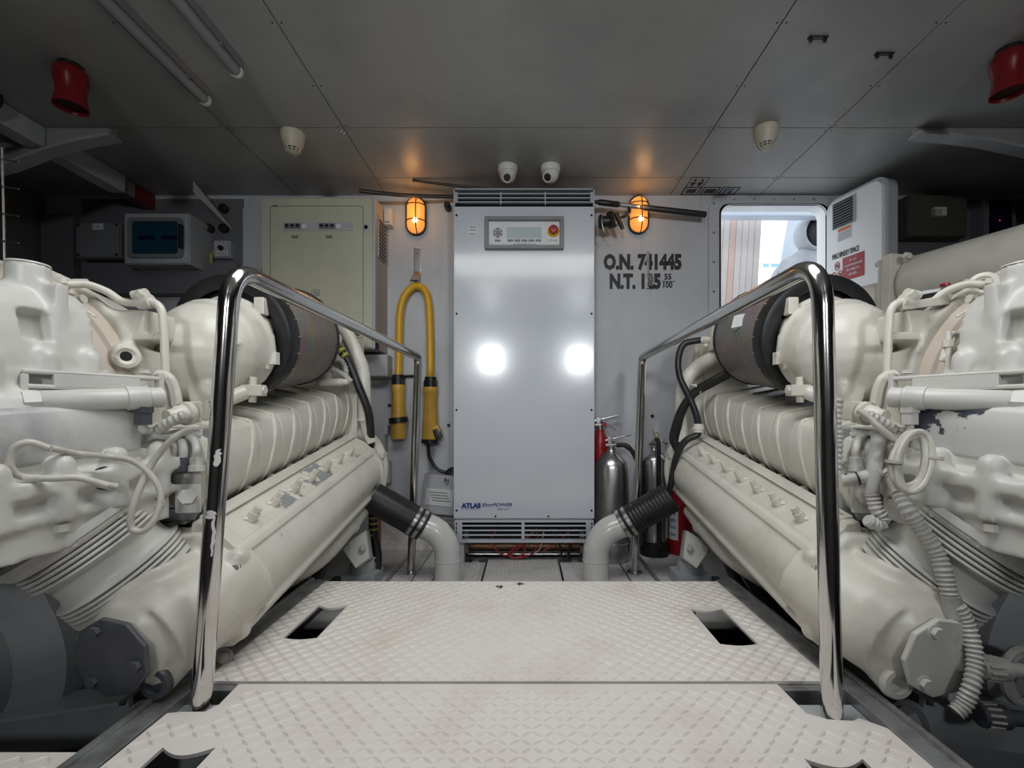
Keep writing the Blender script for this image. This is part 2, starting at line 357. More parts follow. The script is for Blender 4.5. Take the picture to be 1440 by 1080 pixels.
for a, b in ((xs[0], xs[1]), (xs[2], xs[3]), (xs[4], xs[5])): m.bb(a, b, YR-.05, YR, zz0, zz1)
struct(obj('wall_rear', m, wall_side_shade))
# ceiling: dark backing with proud panels, assumed hatch opening above the walkway, out of view
HX0, HX1, HY0, HY1 = -.745, .764, .41, 1.03
m = MB(); zt = CEIL+.006
m.bb(XL-.1, HX0, YR, YB+.04, zt, zt+.05).bb(HX1, XR+.1, YR, YB+.04, zt, zt+.05).bb(HX0, HX1, YR, HY0, zt, zt+.05).bb(HX0, HX1, HY1, YB+.04, zt, zt+.05)
ce = struct(obj('ceiling', m, seam_dark))
xb = [XL-.05, -1.22, -.745, .764, 1.24, XR+.05]; yb_ = [YR, HY0, HY1, 1.855, 2.24, YB]
for j in range(5):
    for i in range(5):
        if i == 2 and j == 1: continue
        g = .0022
        pan = obj('ceiling_panel', MB().bb(xb[i]+g, xb[i+1]-g, yb_[j]+g, yb_[j+1]-g, CEIL, CEIL+.006), ceilm, ce)
sm = MB()
for x in (-.745, .764, 1.24, -1.22):
    for y in (1.36, 1.62, 1.84, 1.87, 2.225, 2.255):
        for s_ in (-1, 1): sm.cyl((x+s_*.014, y, CEIL), (x+s_*.014, y, CEIL-.001), .0028, n=8)
obj('panel_screws', sm, darkgap, ce, kind='stuff')
m = MB()
for (x0, x1, y0, y1) in ((HX0, HX1, HY0, HY0+.02), (HX0, HX1, HY1-.02, HY1), (HX0, HX0+.02, HY0, HY1), (HX1-.02, HX1, HY0, HY1)): m.bb(x0, x1, y0, y1, CEIL-.004, CEIL+.12)
obj('assumed_hatch_coaming', m, ceilm, ce)  # rim of the assumed hatch around the added light
# doorway surround: flat flange with rounded corners, bolted
def rrect(x0, x1, z0, z1, r, n=6):
    out = []
    for cx, cz, a in ((x1-r, z1-r, 0), (x0+r, z1-r, PI/2), (x0+r, z0+r, PI), (x1-r, z0+r, 1.5*PI)):
        for k in range(n+1): out.append((cx+r*math.cos(a+k*PI/2/n), cz+r*math.sin(a+k*PI/2/n)))
    return out
def ringplate(name, inner, outer, y0, y1, mat_, parent=None, bev=0):
    m = MB(); n = len(inner); vs = []
    for y in (y0, y1):
        vs += [(x, y, z) for x, z in inner]+[(x, y, z) for x, z in outer]
    fs = []
    for i in range(n):
        k = (i+1) % n
        fs += [(i, k, n+k, n+i), (2*n+i, 3*n+i, 3*n+k, 2*n+k), (i, 2*n+i, 2*n+k, k), (n+i, n+k, 3*n+k, 3*n+i)]
    m.add(vs, fs); return obj(name, m, mat_, parent, bev=bev, seg=1)
tr = struct(ringplate('trim_1', rrect(OX0+.01, OX1-.01, OZ0+.01, OZ1-.005, .055), rrect(OX0-.055, OX1+.03, OZ0-.05, OZ1+.045, .09), YB-.016, YB, wallm, bev=.002))
ringplate('reveal', rrect(OX0+.01, OX1-.01, OZ0+.01, OZ1-.005, .055), rrect(OX0, OX1, OZ0, OZ1, .05), YB-.016, YB+.07, gel, tr)
for i in range(7):
    z = OZ0+.1+i*.155
    obj('screw', MB().cyl((OX0-.03, YB-.016, z), (OX0-.03, YB-.0195, z), .006, n=10), steel, tr)
for i in range(5):
    x = OX0+.08+i*.105
    obj('screw', MB().cyl((x, YB-.016, OZ1+.022), (x, YB-.0195, OZ1+.022), .006, n=10), steel, tr)
# open door leaf, hinged at the far side of the doorway and swung into the room
HA = Vector((1.602, 2.395)); HB = Vector((1.678, 2.115)); du = (HB-HA).normalized(); dn = Vector((-du.y, du.x))
if dn.x > 0: dn = -dn
dw = (HB-HA).length
def DP(u, z, n): q = HA+du*u+dn*n; return Vector((q.x, q.y, z))
m = MB(); pr = rrect(0, dw, .80, 1.815, .05)
m.prism(pr, 0, .03, lambda u, v, t: DP(u, v, t))
dr = struct(obj('door_1', m, gel, bev=.006))
m = MB(); a = rrect(-.012, dw+.014, .785, 1.832, .06); b = rrect(0, dw, .80, 1.815, .05)
n_ = len(a); vs = [DP(u, v, -.045) for u, v in b]+[DP(u, v, -.045) for u, v in a]+[DP(u, v, .012) for u, v in b]+[DP(u, v, .012) for u, v in a]
fs = []
for i in range(n_):
    k = (i+1) % n_; fs += [(i, k, n_+k, n_+i), (2*n_+i, 3*n_+i, 3*n_+k, 2*n_+k), (i, 2*n_+i, 2*n_+k, k), (n_+i, n_+k, 3*n_+k, 3*n_+i)]
obj('door_rim', MB().add(vs, fs), wallm, dr)
m = MB(); m.prism(rrect(.01, dw-.01, .81, 1.805, .05), -.04, 0, lambda u, v, t: DP(u, v, t)); obj('door_back', m, plast_d, dr)
m = MB(); m.prism(rrect(.040, .160, 1.662, 1.797, .004), .03, .035, lambda u, v, t: DP(u, v, t)); gv = obj('vent_grille', m, plast, dr)
m = MB(); m.prism(rrect(.045, .150, 1.667, 1.792, .002), .035, .036, lambda u, v, t: DP(u, v, t)); obj('vent_opening', m, darkgap, gv)
for i in range(9):
    z = 1.672+i*.0135
    m = MB(); m.prism([(.045, z), (.150, z), (.150, z+.004), (.045, z+.004)], .036, .039, lambda u, v, t: DP(u, v, t)); obj('louvre', m, plast_d, gv)
MD = Matrix(((du.x, 0, dn.x, 0), (du.y, 0, dn.y, 0), (0, 1, 0, 0), (0, 0, 0, 1)))
def dtext(s, u, z, size, mt, sx=1.0, ax='LEFT', bold=0.0, par=None):
    return text('lettering', s, mt, par or dr, DP(u, z, .0315 if par is None else .0335), size, M=MD, sx=sx, ax=ax, bold=bold)
def dplate(nm, u0, u1, z0, z1, mt, n0=.03, n1=.032):
    m = MB(); m.prism([(u0, z0), (u1, z0), (u1, z1), (u0, z1)], n0, n1, lambda u, v, t: DP(u, v, t)); return obj(nm, m, mt, dr)
lb = dplate('warning_label', .066, .140, 1.592, 1.660, label_m)
m = MB(); m.prism([(.070, 1.642), (.136, 1.642), (.136, 1.655), (.070, 1.655)], .032, .0325, lambda u, v, t: DP(u, v, t)); obj('label_header', m, orange_l, lb)
for i in range(6):
    z = 1.597+i*.007; m = MB(); m.prism([(.070, z), (.136, z), (.136, z+.0024), (.070, z+.0024)], .032, .0324, lambda u, v, t: DP(u, v, t)); obj('print_line', m, ink_g, lb)
dtext('MACHINERY SPACE', .036, 1.512, .040, ink, sx=.41)
rs = dplate('red_notice', .094, .205, 1.385, 1.502, red_sign)
for i, s_ in enumerate(('No entry', 'to unauthorised personnel', 'No smoking or no', 'naked lights')):
    dtext(s_, .150, 1.474-i*.023, .0205, whitet, sx=.44, ax='CENTER', par=rs)
def prohib(u, z, r):
    m = MB(); ctr = DP(u, z, .031)
    for k in range(20):
        a0, a1 = 2*PI*k/20, 2*PI*(k+1)/20
        q = [DP(u+rr*.62*math.cos(a), z+rr*math.sin(a), nn) for nn in (.030, .032) for rr, a in ((r, a0), (r, a1), (r*.78, a1), (r*.78, a0))]
        m.hexa(q[:4], q[4:])
    m.prism([(u-.55*r, z+.55*r), (u-.45*r, z+.70*r), (u+.55*r, z-.55*r), (u+.45*r, z-.70*r)], .030, .032, lambda a, b, t: DP(a, b, t))
    o = obj('prohibition_symbol', m, red_sign, dr)
    m = MB(); m.prism([(u-.25*r, z-.35*r), (u+.2*r, z-.35*r), (u+.3*r, z+.3*r), (u-.1*r, z+.42*r)], .030, .0312, lambda a, b, t: DP(a, b, t)); obj('pictogram', m, ink, o)
prohib(.064, 1.472, .022); prohib(.046, 1.425, .022); prohib(.080, 1.425, .022)
# lettering on the bulkhead
def wtext(s, px, py, size, sx, bold=.0012, mt=ink):
    p = P(px, py, YB); return text('lettering', s, mt, wb, (p.x, YB-.0008, p.z), size, sx=sx, bold=bold)
wtext('O.N. 741445', 849, 378, .106, .735, .0062)
wtext('N.T. 125', 857, 405, .104, .73, .0062)
wtext('55', 934, 393, .043, .92, .0016); wtext('100', 931, 404.5, .043, .86, .0016)
a = P(931, 395.6, YB); b = P(949, 395.6, YB); obj('fraction_bar', MB().bb(a.x, b.x, YB-.0015, YB, a.z-.003, a.z+.001), ink, wb)
# pictogram stencils on the ceiling by the doorway
def cdec(x0, x1, y0, y1, mt, z=.0008, par=None, nm='stencil'): return obj(nm, MB().bb(x0, x1, y0, y1, CEIL-z, CEIL+.001), mt, par or ce)
for x0, x1 in ((.815, .905), (.915, 1.00), (1.01, 1.10)):
    for q in ((x0, x1, 2.33, 2.338), (x0, x1, 2.405, 2.413), (x0, x0+.007, 2.33, 2.41), (x1-.007, x1, 2.33, 2.41)): cdec(*q, ink)
cdec(.835, .885, 2.352, 2.392, ink); cdec(.93, .985, 2.352, 2.395, ink); cdec(1.03, 1.075, 2.35, 2.36, navy); cdec(1.03, 1.04, 2.35, 2.395, navy); cdec(1.055, 1.075, 2.37, 2.395, navy)
for q in ((.815, .905, 2.235, 2.24), (.815, .819, 2.24, 2.33), (.901, .905, 2.24, 2.33)): cdec(*q, ink)
for x in (.842, .878):
    cdec(x-.006, x+.006, 2.255, 2.275, ink)
    m = MB(); m.prism([(x-.015, 2.285), (x+.015, 2.285), (x, 2.33)], CEIL-.0008, CEIL+.001, lambda u, v, t: Vector((u, v, t))); obj('stencil', m, ink, ce)
# deck knees under the ceiling, and the trunking on the port side
def knee(name, pts, y, label):
    r = thing(name, label, 'bracket', (pts[0][0], y, pts[0][1]))
    m = MB(); m.prism(pts, y-.006, y+.006, lambda u, v, t: Vector((u, t, v))); obj('web', m, ceilm, r)
    m = MB()
    for (a, b) in zip(pts[1:], pts[2:-1]):
        d = Vector((b[0]-a[0], 0, b[1]-a[1])); nn = Vector((-d.z, 0, d.x)).normalized()*.006
        A, B = Vector((a[0], y, a[1])), Vector((b[0], y, b[1])); yv = Vector((0, .028, 0))
        m.hexa([A-yv-nn, A+yv-nn, A+yv+nn, A-yv+nn], [B-yv-nn, B+yv-nn, B+yv+nn, B-yv+nn])
    obj('flange', m, plast, r)
    return r
knee('deck_knee', [(-1.68, 1.88), (-1.68, 1.845), (-1.80, 1.825), (-1.95, 1.785), (-2.12, 1.72), (-2.545, 1.62), (-2.545, 1.88)], 1.862, 'grey deck knee with curved lower flange beside the red sounder at upper left')
knee('deck_knee', [(1.585, 1.88), (1.585, 1.852), (1.70, 1.845), (1.86, 1.825), (2.05, 1.785), (2.845, 1.55), (2.845, 1.88)], 1.862, 'grey deck knee with curved lower flange at upper right above the dark panels')
r = thing('cable_trunking', 'long grey cable trunking under the ceiling at upper left', 'trunking', (-1.98, 1.8, 1.80))
obj('trunk_section', MB().bb(-2.03, -1.955, 1.15, 1.853, 1.795, 1.878), wallm, r, bev=.003)
obj('trunk_section', MB().bb(-2.03, -1.955, 1.873, 2.22, 1.795, 1.878), wallm, r, bev=.003)
obj('end_box', MB().bb(-2.02, -1.965, 2.225, 2.29, 1.80, 1.876), plast_d, r, bev=.003)
obj('red_end', MB().bb(-2.02, -1.965, 2.295, 2.41, 1.80, 1.874), sound_red, r, bev=.003)
m = MB(); m.box((-1.953, 1.25, 1.845), (.012, .05, .03)); m.cyl((-1.955, 1.24, 1.845), (-1.935, 1.24, 1.845), .01).cyl((-1.955, 1.27, 1.845), (-1.935, 1.27, 1.845), .01); obj('latch', m, blackp, r)
tag(obj('black_cable', MB().tube([(-2.3, 1.55, 1.75), (-2.1, 1.6, 1.755), (-1.97, 1.64, 1.78), (-1.93, 1.66, 1.84), (-1.93, 1.665, 1.88)], .012), cableb), 'thick black cable curving around the trunking at upper left', 'cable')
m = MB(); q = [P(268, 258, 2.3), P(310, 315, 2.38), P(297, 300, 2.38), P(288, 280, 2.34)]
m.prism([(0, 0), (1, 0), (1, 1), (0, 1)], 0, 1, lambda u, v, t: Vector((-1.66+.11*u, 2.28+.13*u-.012*t, 1.878-.19*u+(.055*v if u == 0 else .008*v)-.055*(u == 0))))
tag(obj('angled_strut', m, ceilm), 'thin slanted grey strut under the ceiling left of the cream cabinet', 'strut')
r = thing('wire_rack', 'thin wire rack hanging at the far left edge above the gearbox', 'rack', (-1.5, 1.3, 1.1))
for x in (-1.585, -1.545):
    obj('wire', MB().tube([(x, 1.35, 1.05), (x-.01, 1.35, 1.5)], .003, 6, 2), steel, r)
for z in (1.14, 1.22, 1.30, 1.38, 1.46):
    obj('wire', MB().tube([(-1.66, 1.33, z+.03), (-1.54, 1.34, z), (-1.50, 1.345, z-.005)], .002, 6, 3), steel, r)

# ------------------------------------------------------------------ walkway platform
wk = thing('walkway_platform', 'raised walkway of worn beige tread plates between the two engines', 'walkway', (0, 1.2, 0))
PZ = .16
def plate(outer, holes, x0, x1, y0, y1, tholes):
    bm = bmesh.new(); edges = []
    for ring in [outer]+holes:
        vs = [bm.verts.new((x, y, PZ)) for x, y in ring]
        for i in range(len(vs)): edges.append(bm.edges.new((vs[i], vs[(i+1) % len(vs)])))
    bmesh.ops.triangle_fill(bm, use_beauty=True, edges=edges)
    bmesh.ops.recalc_face_normals(bm, faces=bm.faces)
    if bm.faces and bm.faces[:][0].normal.z < 0: bmesh.ops.reverse_faces(bm, faces=bm.faces)
    ext = bmesh.ops.extrude_face_region(bm, geom=bm.faces[:])
    vv = [g for g in ext['geom'] if isinstance(g, bmesh.types.BMVert)]
    bmesh.ops.translate(bm, verts=vv, vec=(0, 0, -.006))
    bmesh.ops.recalc_face_normals(bm, faces=bm.faces)
    me = bpy.data.meshes.new('tread_plate'); bm.to_mesh(me); bm.free()
    o = obj('tread_plate', me, tread_m, wk, ang=30)
    tread('tread_relief', o, x0, x1, y0, y1, PZ, .027, tread_m, tholes, h=.0024)
    return o
def slot(x0, x1, y0, y1, c=.018):
    # hand slot: straight long sides, one end pinched into a curve
    n = 8; far = [(x1+(x0-x1)*k/n, y1-c*math.sin(PI*k/n)) for k in range(n+1)]
    near = [(x0+(x1-x0)*k/n, y0-c*.45*math.sin(PI*k/n)) for k in range(n+1)]
    return near+far
H1 = (-.595, -.513, 1.115, 1.308); H2 = (.462, .552, 1.085, 1.285)
PX0, PX1 = -.660, .628
plate([(PX0, .932), (PX1, .932), (PX1, 1.50), (PX0, 1.50)], [slot(*H1), slot(*H2)], PX0, PX1, .932, 1.50, (H1, H2))
H3 = (-.595, -.508, .46, .745); H4 = (.44, .532, .46, .720)
outer = [(PX0, .37), (PX1, .37), (PX1, .79), (.598, .818), (.582, .810), (.540, .814), (.511, .831), (.508, .922), (-.582, .922), (-.578, .856), (-.590, .835), (-.632, .835), (-.656, .831)]
plate(outer, [slot(*H3), slot(*H4)], -.648, .62, .38, .915, (H3, H4, (-.665, -.573, .823, 1.0), (.503, .665, .79, 1.0)))
for s_, xa, xb2 in ((-1, PX0, -.702), (1, PX1+.001, .668)):
    obj('edge_beam', MB().bb(xa, xb2, .30, 1.51, .09, PZ+.003), framem, wk, bev=.002)
    obj('edge_lip', MB().bb(xb2, xb2+s_*.010, .30, 1.51, .07, PZ+.010), framem, wk, bev=.001)
obj('cross_beam', MB().bb(PX0, PX1, .912, .945, .08, PZ-.007), framem, wk, bev=.002)
obj('cross_beam', MB().bb(PX0, PX1, 1.47, 1.50, .08, PZ-.007), framem, wk, bev=.002)
obj('cross_beam', MB().bb(PX0, PX1, .79, .88, .075, PZ-.015), pgrey, wk, bev=.002)
for x in (-.55, .52):
    for y in (.35, .93, 1.45): obj('support_leg', MB().bb(x-.02, x+.02, y, y+.03, -.45, PZ-.03), framem, wk)
for x, y in ((-.085, 1.45), (-.02, 1.475)):
    obj('plate_fastener', MB().lathe((x, y, PZ), (0, 0, 1), [(0, .012), (.001, .012), (.001, .004), (.0012, .004)], 12), darkgap, wk)
pp = thing('side_tread_plate', 'small beige tread plate beside the gearbox foot at lower left corner', 'floor plate', (-.9, .6, .03))
q = obj('tread_plate', MB().bb(-1.15, -.728, .37, .738, .150, .157), tread_m, pp); tread('tread_relief', q, -1.15, -.728, .37, .738, .157, .030, tread_m, h=.0018)
obj('plate_bearer', MB().bb(-1.15, -.728, .66, .70, -.45, .150), pgrey, pp)

# ------------------------------------------------------------------ handrails
def rail(label, base, shoulder, a, b, base2):
    r = thing('handrail', label, 'handrail', base, 'handrails of the walkway')
    base, sh, a, b, base2 = map(Vector, (base, shoulder, a, b, base2))
    pts = [base, base.lerp(sh, .5), sh]
    c = Vector((sh.x*.55+a.x*.45, sh.y+.004, a.z-.002))
    up = (sh-base).normalized(); fw = (b-a).normalized(); corner = sh+up*((a.z+.006-sh.z)/up.z)
    for k in range(1, 9):
        t = k/9; pts.append(sh.lerp(corner, t).lerp(corner.lerp(a, t), t))
    pts.append(a); pts.append(a.lerp(b, .5)); pts.append(b)
    dn2 = base2+(b+Vector((0, .03, -.03))-base2)*0.985; cor = b+fw*.025
    for k in range(1, 6):
        t = k/6; pts.append(b.lerp(cor, t).lerp(cor.lerp(dn2, t), t))
    pts += [dn2, dn2.lerp(base2, .5), base2]
    obj('tube', MB().tube(pts, .0178, 20, 1), chrome, r)
    obj('foot_flange', MB().lathe(base2, (0, 0, 1), [(0, .036), (.004, .036), (.006, .024), (.006, .02)], 20), steel, r)
    obj('foot_flange', MB().lathe(base, (0, 0, 1), [(-.02, .03), (-.016, .03), (-.014, .022)], 20), steel, r)
    return r
rl = rail('polished steel handrail with flaking white paint, in front of the engine at left', (-.614, .86, .15), (-.563, .86, .905), (-.551, .93, .983), (-.487, 2.02, .972), (-.52, 2.055, 0))
rr_ = rail('polished steel handrail in front of the engine beside the open doorway', (.558, .83, .15), (.541, .83, .90), (.532, .90, .983), (.522, 2.02, .972), (.49, 2.055, 0))
for (z, w_, h_, a) in ((.625, .009, .016, .55), (.520, .012, .008, .3), (.478, .004, .036, .6)):
    x = -.614+.0510*(z-.15)/.755
    m = MB(); rows = 9; vs = []; fs = []
    for k in range(rows):
        t = k/(rows-1); zz = z-h_+2*h_*t; hw = w_*50*(math.sin(PI*(.12+.76*t))*.75+.4*(random.random()-.35)); c = a+.25*(random.random()-.5); xx = -.614+.0510*(zz-.15)/.755
        for q in (-1, -.33, .33, 1): vs.append((xx+.0183*math.sin(c+hw*q), .86-.0183*math.cos(c+hw*q), zz))
    for k in range(rows-1):
        for q in range(3): fs.append((k*4+q, k*4+q+1, k*4+q+5, k*4+q+4))
    obj('paint_flake', m.add(vs, fs), whitet, rl)
# ------------------------------------------------------------------ power converter cabinet
cab = thing('converter_cabinet', 'tall pale blue-grey shore power converter cabinet on the back bulkhead', 'cabinet', (-.01, 2.28, 0))
CX0, CX1, CF = -.343, .3225, 2.15
obj('body', MB().bb(CX0+.004, CX1-.004, CF+.016, 2.40, .215, 1.70), conv_f, cab)
fp = obj('front_panel', MB().bb(CX0, CX1, CF, CF+.015, .222, 1.697), conv, cab, bev=.003)
for x in (CX0+.014, CX1-.014):
    for z in (1.655, 1.19, .735, .26): obj('screw', MB().lathe((x, CF, z), (0, -1, 0), [(0, .0055), (.0015, .005), (.003, .002)], 10), darkgap, fp)
for x in (-.145, .105): obj('screw', MB().lathe((x, CF, .232), (0, -1, 0), [(0, .005), (.002, .004)], 10), darkgap, fp)
m = MB(); z0, z1 = 1.70, 1.782
m.bb(CX0, CX1, CF, 2.40, z1-.005, z1).bb(CX0, CX0+.006, CF, 2.40, z0, z1).bb(CX1-.006, CX1, CF, 2.40, z0, z1)
tv = obj('top_vent', m, conv_f, cab); obj('vent_interior', MB().bb(CX0+.006, CX1-.006, CF+.05, 2.39, z0, z1-.005), darkgap, tv)
for z in (1.720, 1.740, 1.760): obj('slat', MB().bb(CX0+.006, CX1-.006, CF+.004, CF+.018, z-.0022, z+.0022), conv_f, tv)
for x in (-.12, .09): obj('divider', MB().bb(x-.0025, x+.0025, CF+.003, CF+.02, z0+.008, z1-.014), conv_f, tv)
for x in (CX0+.013, CX1-.013):
    m = MB().bb(x-.007, x+.007, CF+.001, CF+.006, 1.715, 1.766)
    for z in (1.725, 1.752): m.cyl((x, CF+.001, z), (x, CF-.001, z), .004, n=8)
    obj('slat_bracket', m, plast, tv)
m = MB(); z0, z1 = .108, .215
m.bb(CX0+.004, CX1-.004, CF+.004, CF+.02, z1-.012, z1).bb(CX0+.02, CX1-.02, CF, CF+.03, z0, z0+.014).bb(CX0+.004, CX0+.01, CF, 2.40, z0, z1).bb(CX1-.01, CX1-.004, CF, 2.40, z0, z1)
bv = obj('bottom_vent', m, conv_f, cab)
for z in (.187, .165, .143): obj('slat', MB().bb(CX0+.01, CX1-.01, CF+.002, CF+.014, z-.0028, z+.0028), conv_f, bv)
obj('divider', MB().bb(-.022, -.008, CF, CF+.012, z0+.012, z1-.01), conv_f, bv)
for x in (CX0+.028, CX1-.028): obj('slat_bracket', MB().bb(x-.012, x+.012, CF-.001, CF+.004, z0+.012, z1-.01), conv_f, bv)
obj('vent_interior', MB().bb(CX0+.012, CX1-.012, 2.375, 2.39, .02, z1), darkgap, bv)
for x in (CX0+.035, CX1-.035): obj('leg', MB().bb(x-.012, x+.012, CF+.012, CF+.05, 0, z0), conv_f, cab)
for x in (CX0+.035, CX1-.035): obj('leg', MB().bb(x-.012, x+.012, 2.34, 2.38, 0, z0), conv_f, cab)
obj('pipe_run', MB().cyl((CX0+.05, 2.33, .045), (CX1-.05, 2.33, .045), .022), copper, bv)
obj('pipe_run', MB().cyl((CX0+.05, 2.29, .012), (CX1-.05, 2.29, .012), .012), steel, bv)
wires = [([(698, 745), (690, 760), (700, 775), (712, 781), (730, 770), (742, 750)], wire_red, .004), ([(752, 745), (735, 762), (715, 778), (722, 784), (734, 780), (744, 755)], wire_red, .004),
         ([(755, 742), (756, 765), (748, 779), (728, 785)], wire_red, .0035), ([(765, 745), (760, 770), (752, 778)], cablew, .003), ([(775, 742), (785, 760), (790, 782)], cableb, .006), ([(762, 776), (780, 765), (800, 748)], wire_red, .003), ([(798, 742), (802, 760), (798, 785)], cableb, .006)]
for pts, mt, r in wires: obj('loose_wire', MB().tube([P(x, y, 2.21+.02*random.random()) for x, y in pts], r, 8), mt, bv)
# control panel
bx0, bx1, bz0, bz1 = -.195, .176, 1.490, 1.642
cp = obj('control_panel', MB().bb(bx0+.016, bx1-.016, CF-.004, CF+.002, bz0+.016, bz1-.016), label_m, cab)
ringplate('bezel', [(bx0+.018, bz0+.018), (bx1-.018, bz0+.018), (bx1-.018, bz1-.018), (bx0+.018, bz1-.018)], [(bx0, bz0), (bx1, bz0), (bx1, bz1), (bx0, bz1)], CF-.022, CF, plast_d, cp, bev=.003)
obj('display', MB().bb(-.093, .073, CF-.006, CF-.002, 1.545, 1.597), lcd, cp)
for i in range(5): obj('button', MB().bb(-.089+i*.033, -.061+i*.033, CF-.008, CF-.003, 1.529, 1.539), plast_d, cp, bev=.003)
m = MB()
for k in range(6):
    a = PI/6+k*PI/3; q = []
    for da, rr in ((-.38, .024), (.38, .024), (.34, .015), (-.34, .015)): q.append((-.134+rr*math.cos(a+da), 1.570+rr*math.sin(a+da)))
    m.prism(q, CF-.008, CF-.003, lambda u, v, t: Vector((u, t, v)))
m.lathe((-.134, CF-.003, 1.570), (0, -1, 0), [(0, .013), (.005, .012)], 16); obj('keypad', m, plast_d, cp)
obj('button', MB().bb(-.148, -.12, CF-.008, CF-.003, 1.529, 1.538), plast_d, cp, bev=.003)
obj('stop_collar', MB().lathe((.128, CF-.003, 1.578), (0, -1, 0), [(0, .028), (.004, .028), (.010, .022)], 24), yellow, cp)
obj('stop_button', MB().lathe((.128, CF-.012, 1.578), (0, -1, 0), [(0, .012), (.006, .013), (.008, .020), (.018, .020), (.022, .016), (.023, .001)], 24), redp, cp)['label'] = 'red mushroom stop button'
text('lettering', 'ShorPOWER SPA-45F', ink_g, cp, (-.062, CF-.0045, 1.5125), .012, sx=1.0)
text('lettering', 'ATLAS', ink_g, cp, (.106, CF-.0045, 1.530), .014)
rp = obj('rating_plate', MB().bb(-.272, -.195-.036, CF-.0015, CF, 1.558, 1.606), label_m, cab)
for z in (1.598, 1.584, 1.566): obj('print_line', MB().bb(-.268, -.236, CF-.0022, CF-.001, z-.002, z+.002), ink_g, rp)
def ctext(s, px, py, size, mt, sx=1, bold=0, shear=0):
    p = P(px, py, CF); return text('lettering', s, mt, cab, (p.x, CF-.0008, p.z), size, sx=sx, bold=bold, shear=shear)
ctext('ATLAS', 649.5, 714, .030, navy, 1.02, .0022)
ctext('MARINE SYSTEMS', 649.5, 717.3, .0105, lblue, 1.02)
ctext('ShorPOWER', 677, 712, .022, navy, 1.22, .0005, .3); ctext('SPA-45F', 699, 717.3, .0125, navy, 1.3, 0, .3)
obj('underline', MB().bb(P(677, 0, CF).x, P(700, 0, CF).x, CF-.0008, CF, P(0, 713.6, CF).z-.0008, P(0, 713.6, CF).z), lblue, cab)
# ------------------------------------------------------------------ cream electrical cabinet
ec = thing('electrical_cabinet', 'cream painted electrical cabinet hung high beside the caged lamp', 'cabinet', (-1.01, 2.3, 1.036))
EX0, EX1, EY, EZ0, EZ1 = -1.287, -.737, 2.215, 1.036, 1.775
obj('body', MB().bb(EX0+.005, EX1, EY+.02, YB-.001, EZ0, EZ1), cream_s, ec, bev=.003)
dc = obj('door', MB().bb(EX0, EX1-.012, EY, EY+.019, EZ0+.005, EZ1-.005), cream, ec, bev=.004)
ringplate('door_edge', [(EX0+.001, EZ0+.004), (EX1-.011, EZ0+.004), (EX1-.011, EZ1-.004), (EX0+.001, EZ1-.004)], [(EX0-.004, EZ0), (EX1, EZ0), (EX1, EZ1), (EX0-.004, EZ1)], EY+.004, EY+.022, conv_f, ec)
dx0, dx1, dz0, dz1 = EX0+.04, EX1-.055, EZ0+.05, EZ1-.045
ringplate('pressed_line', rrect(dx0+.003, dx1-.003, dz0+.003, dz1-.003, .012), rrect(dx0, dx1, dz0, dz1, .013), EY-.0008, EY+.001, ink_g, dc)
st = obj('breaker_strip', MB().bb(-1.183, -.845, EY-.003, EY, 1.608, 1.648), plast, dc)
for x in (-1.172, -1.005):
    br_ = obj('breaker', MB().bb(x, x+.078, EY-.012, EY-.003, 1.617, 1.642), plast_d, st, bev=.002)
    for i in range(3): obj('toggle', MB().bb(x+.008+i*.026, x+.022+i*.026, EY-.022, EY-.012, 1.622, 1.632), blackp, br_)
    obj('mark', MB().bb(x+.082, x+.105, EY-.008, EY-.003, 1.618, 1.638), label_m, st)
    obj('caption', MB().bb(x+.03, x+.062, EY-.0008, EY, 1.572, 1.586), ink_g, dc)
for z in (1.624, 1.128): 
    k = obj('lock', MB().lathe((-.778, EY, z), (0, -1, 0), [(0, .017), (.004, .016), (.006, .011)], 20), plast, dc); obj('keyhole', MB().lathe((-.778, EY-.006, z), (0, -1, 0), [(0, .010), (.002, .009)], 16), navy_glass, k)
obj('indicator', MB().lathe((-.815, EY, 1.114), (0, -1, 0), [(0, .016), (.006, .016), (.012, .013), (.014, .004)], 20), redp, dc)['label'] = 'red push button'
p = P(383, 291, EY); text('lettering', 'ABB', ink, dc, (p.x, EY-.001, p.z), .013)
p = P(438.5, 416, EY)
ringplate('emblem_frame', rrect(p.x+.002, p.x+.036, p.z+.002, p.z+.028, .001), rrect(p.x, p.x+.038, p.z, p.z+.030, .001), EY-.001, EY, ink_g, dc)
text('lettering', 'N', ink_g, dc, (p.x+.010, EY-.001, p.z+.004), .031)
p = P(431, 425.5, EY); text('lettering', 'BENETTI', ink_g, dc, (p.x, EY-.001, p.z), .022, sx=.95)
sv = obj('side_vent', MB().bb(EX1, EX1+.006, 2.26, 2.37, 1.50, 1.70), cream_s, ec)
for i in range(10): obj('louvre', MB().box((EX1+.007, 2.315, 1.512+i*.019), (.006, .10, .006)), blackp, sv)
obj('hinge', MB().bb(EX0-.012, EX0, EY+.004, EY+.02, 1.395, 1.43), plast, ec); obj('corner_block', MB().bb(EX1-.004, EX1+.006, 2.222, 2.26, EZ0, EZ0+.05), navy_glass, ec)
sw = tag(obj('wall_switch', MB().bb(-.745, -.70, 2.36, 2.42, 1.70, 1.79).bb(-.735, -.705, 2.345, 2.36, 1.71, 1.78), white_p, bev=.006), 'small white switch box on the cream cabinet corner by the caged lamp', 'switch')
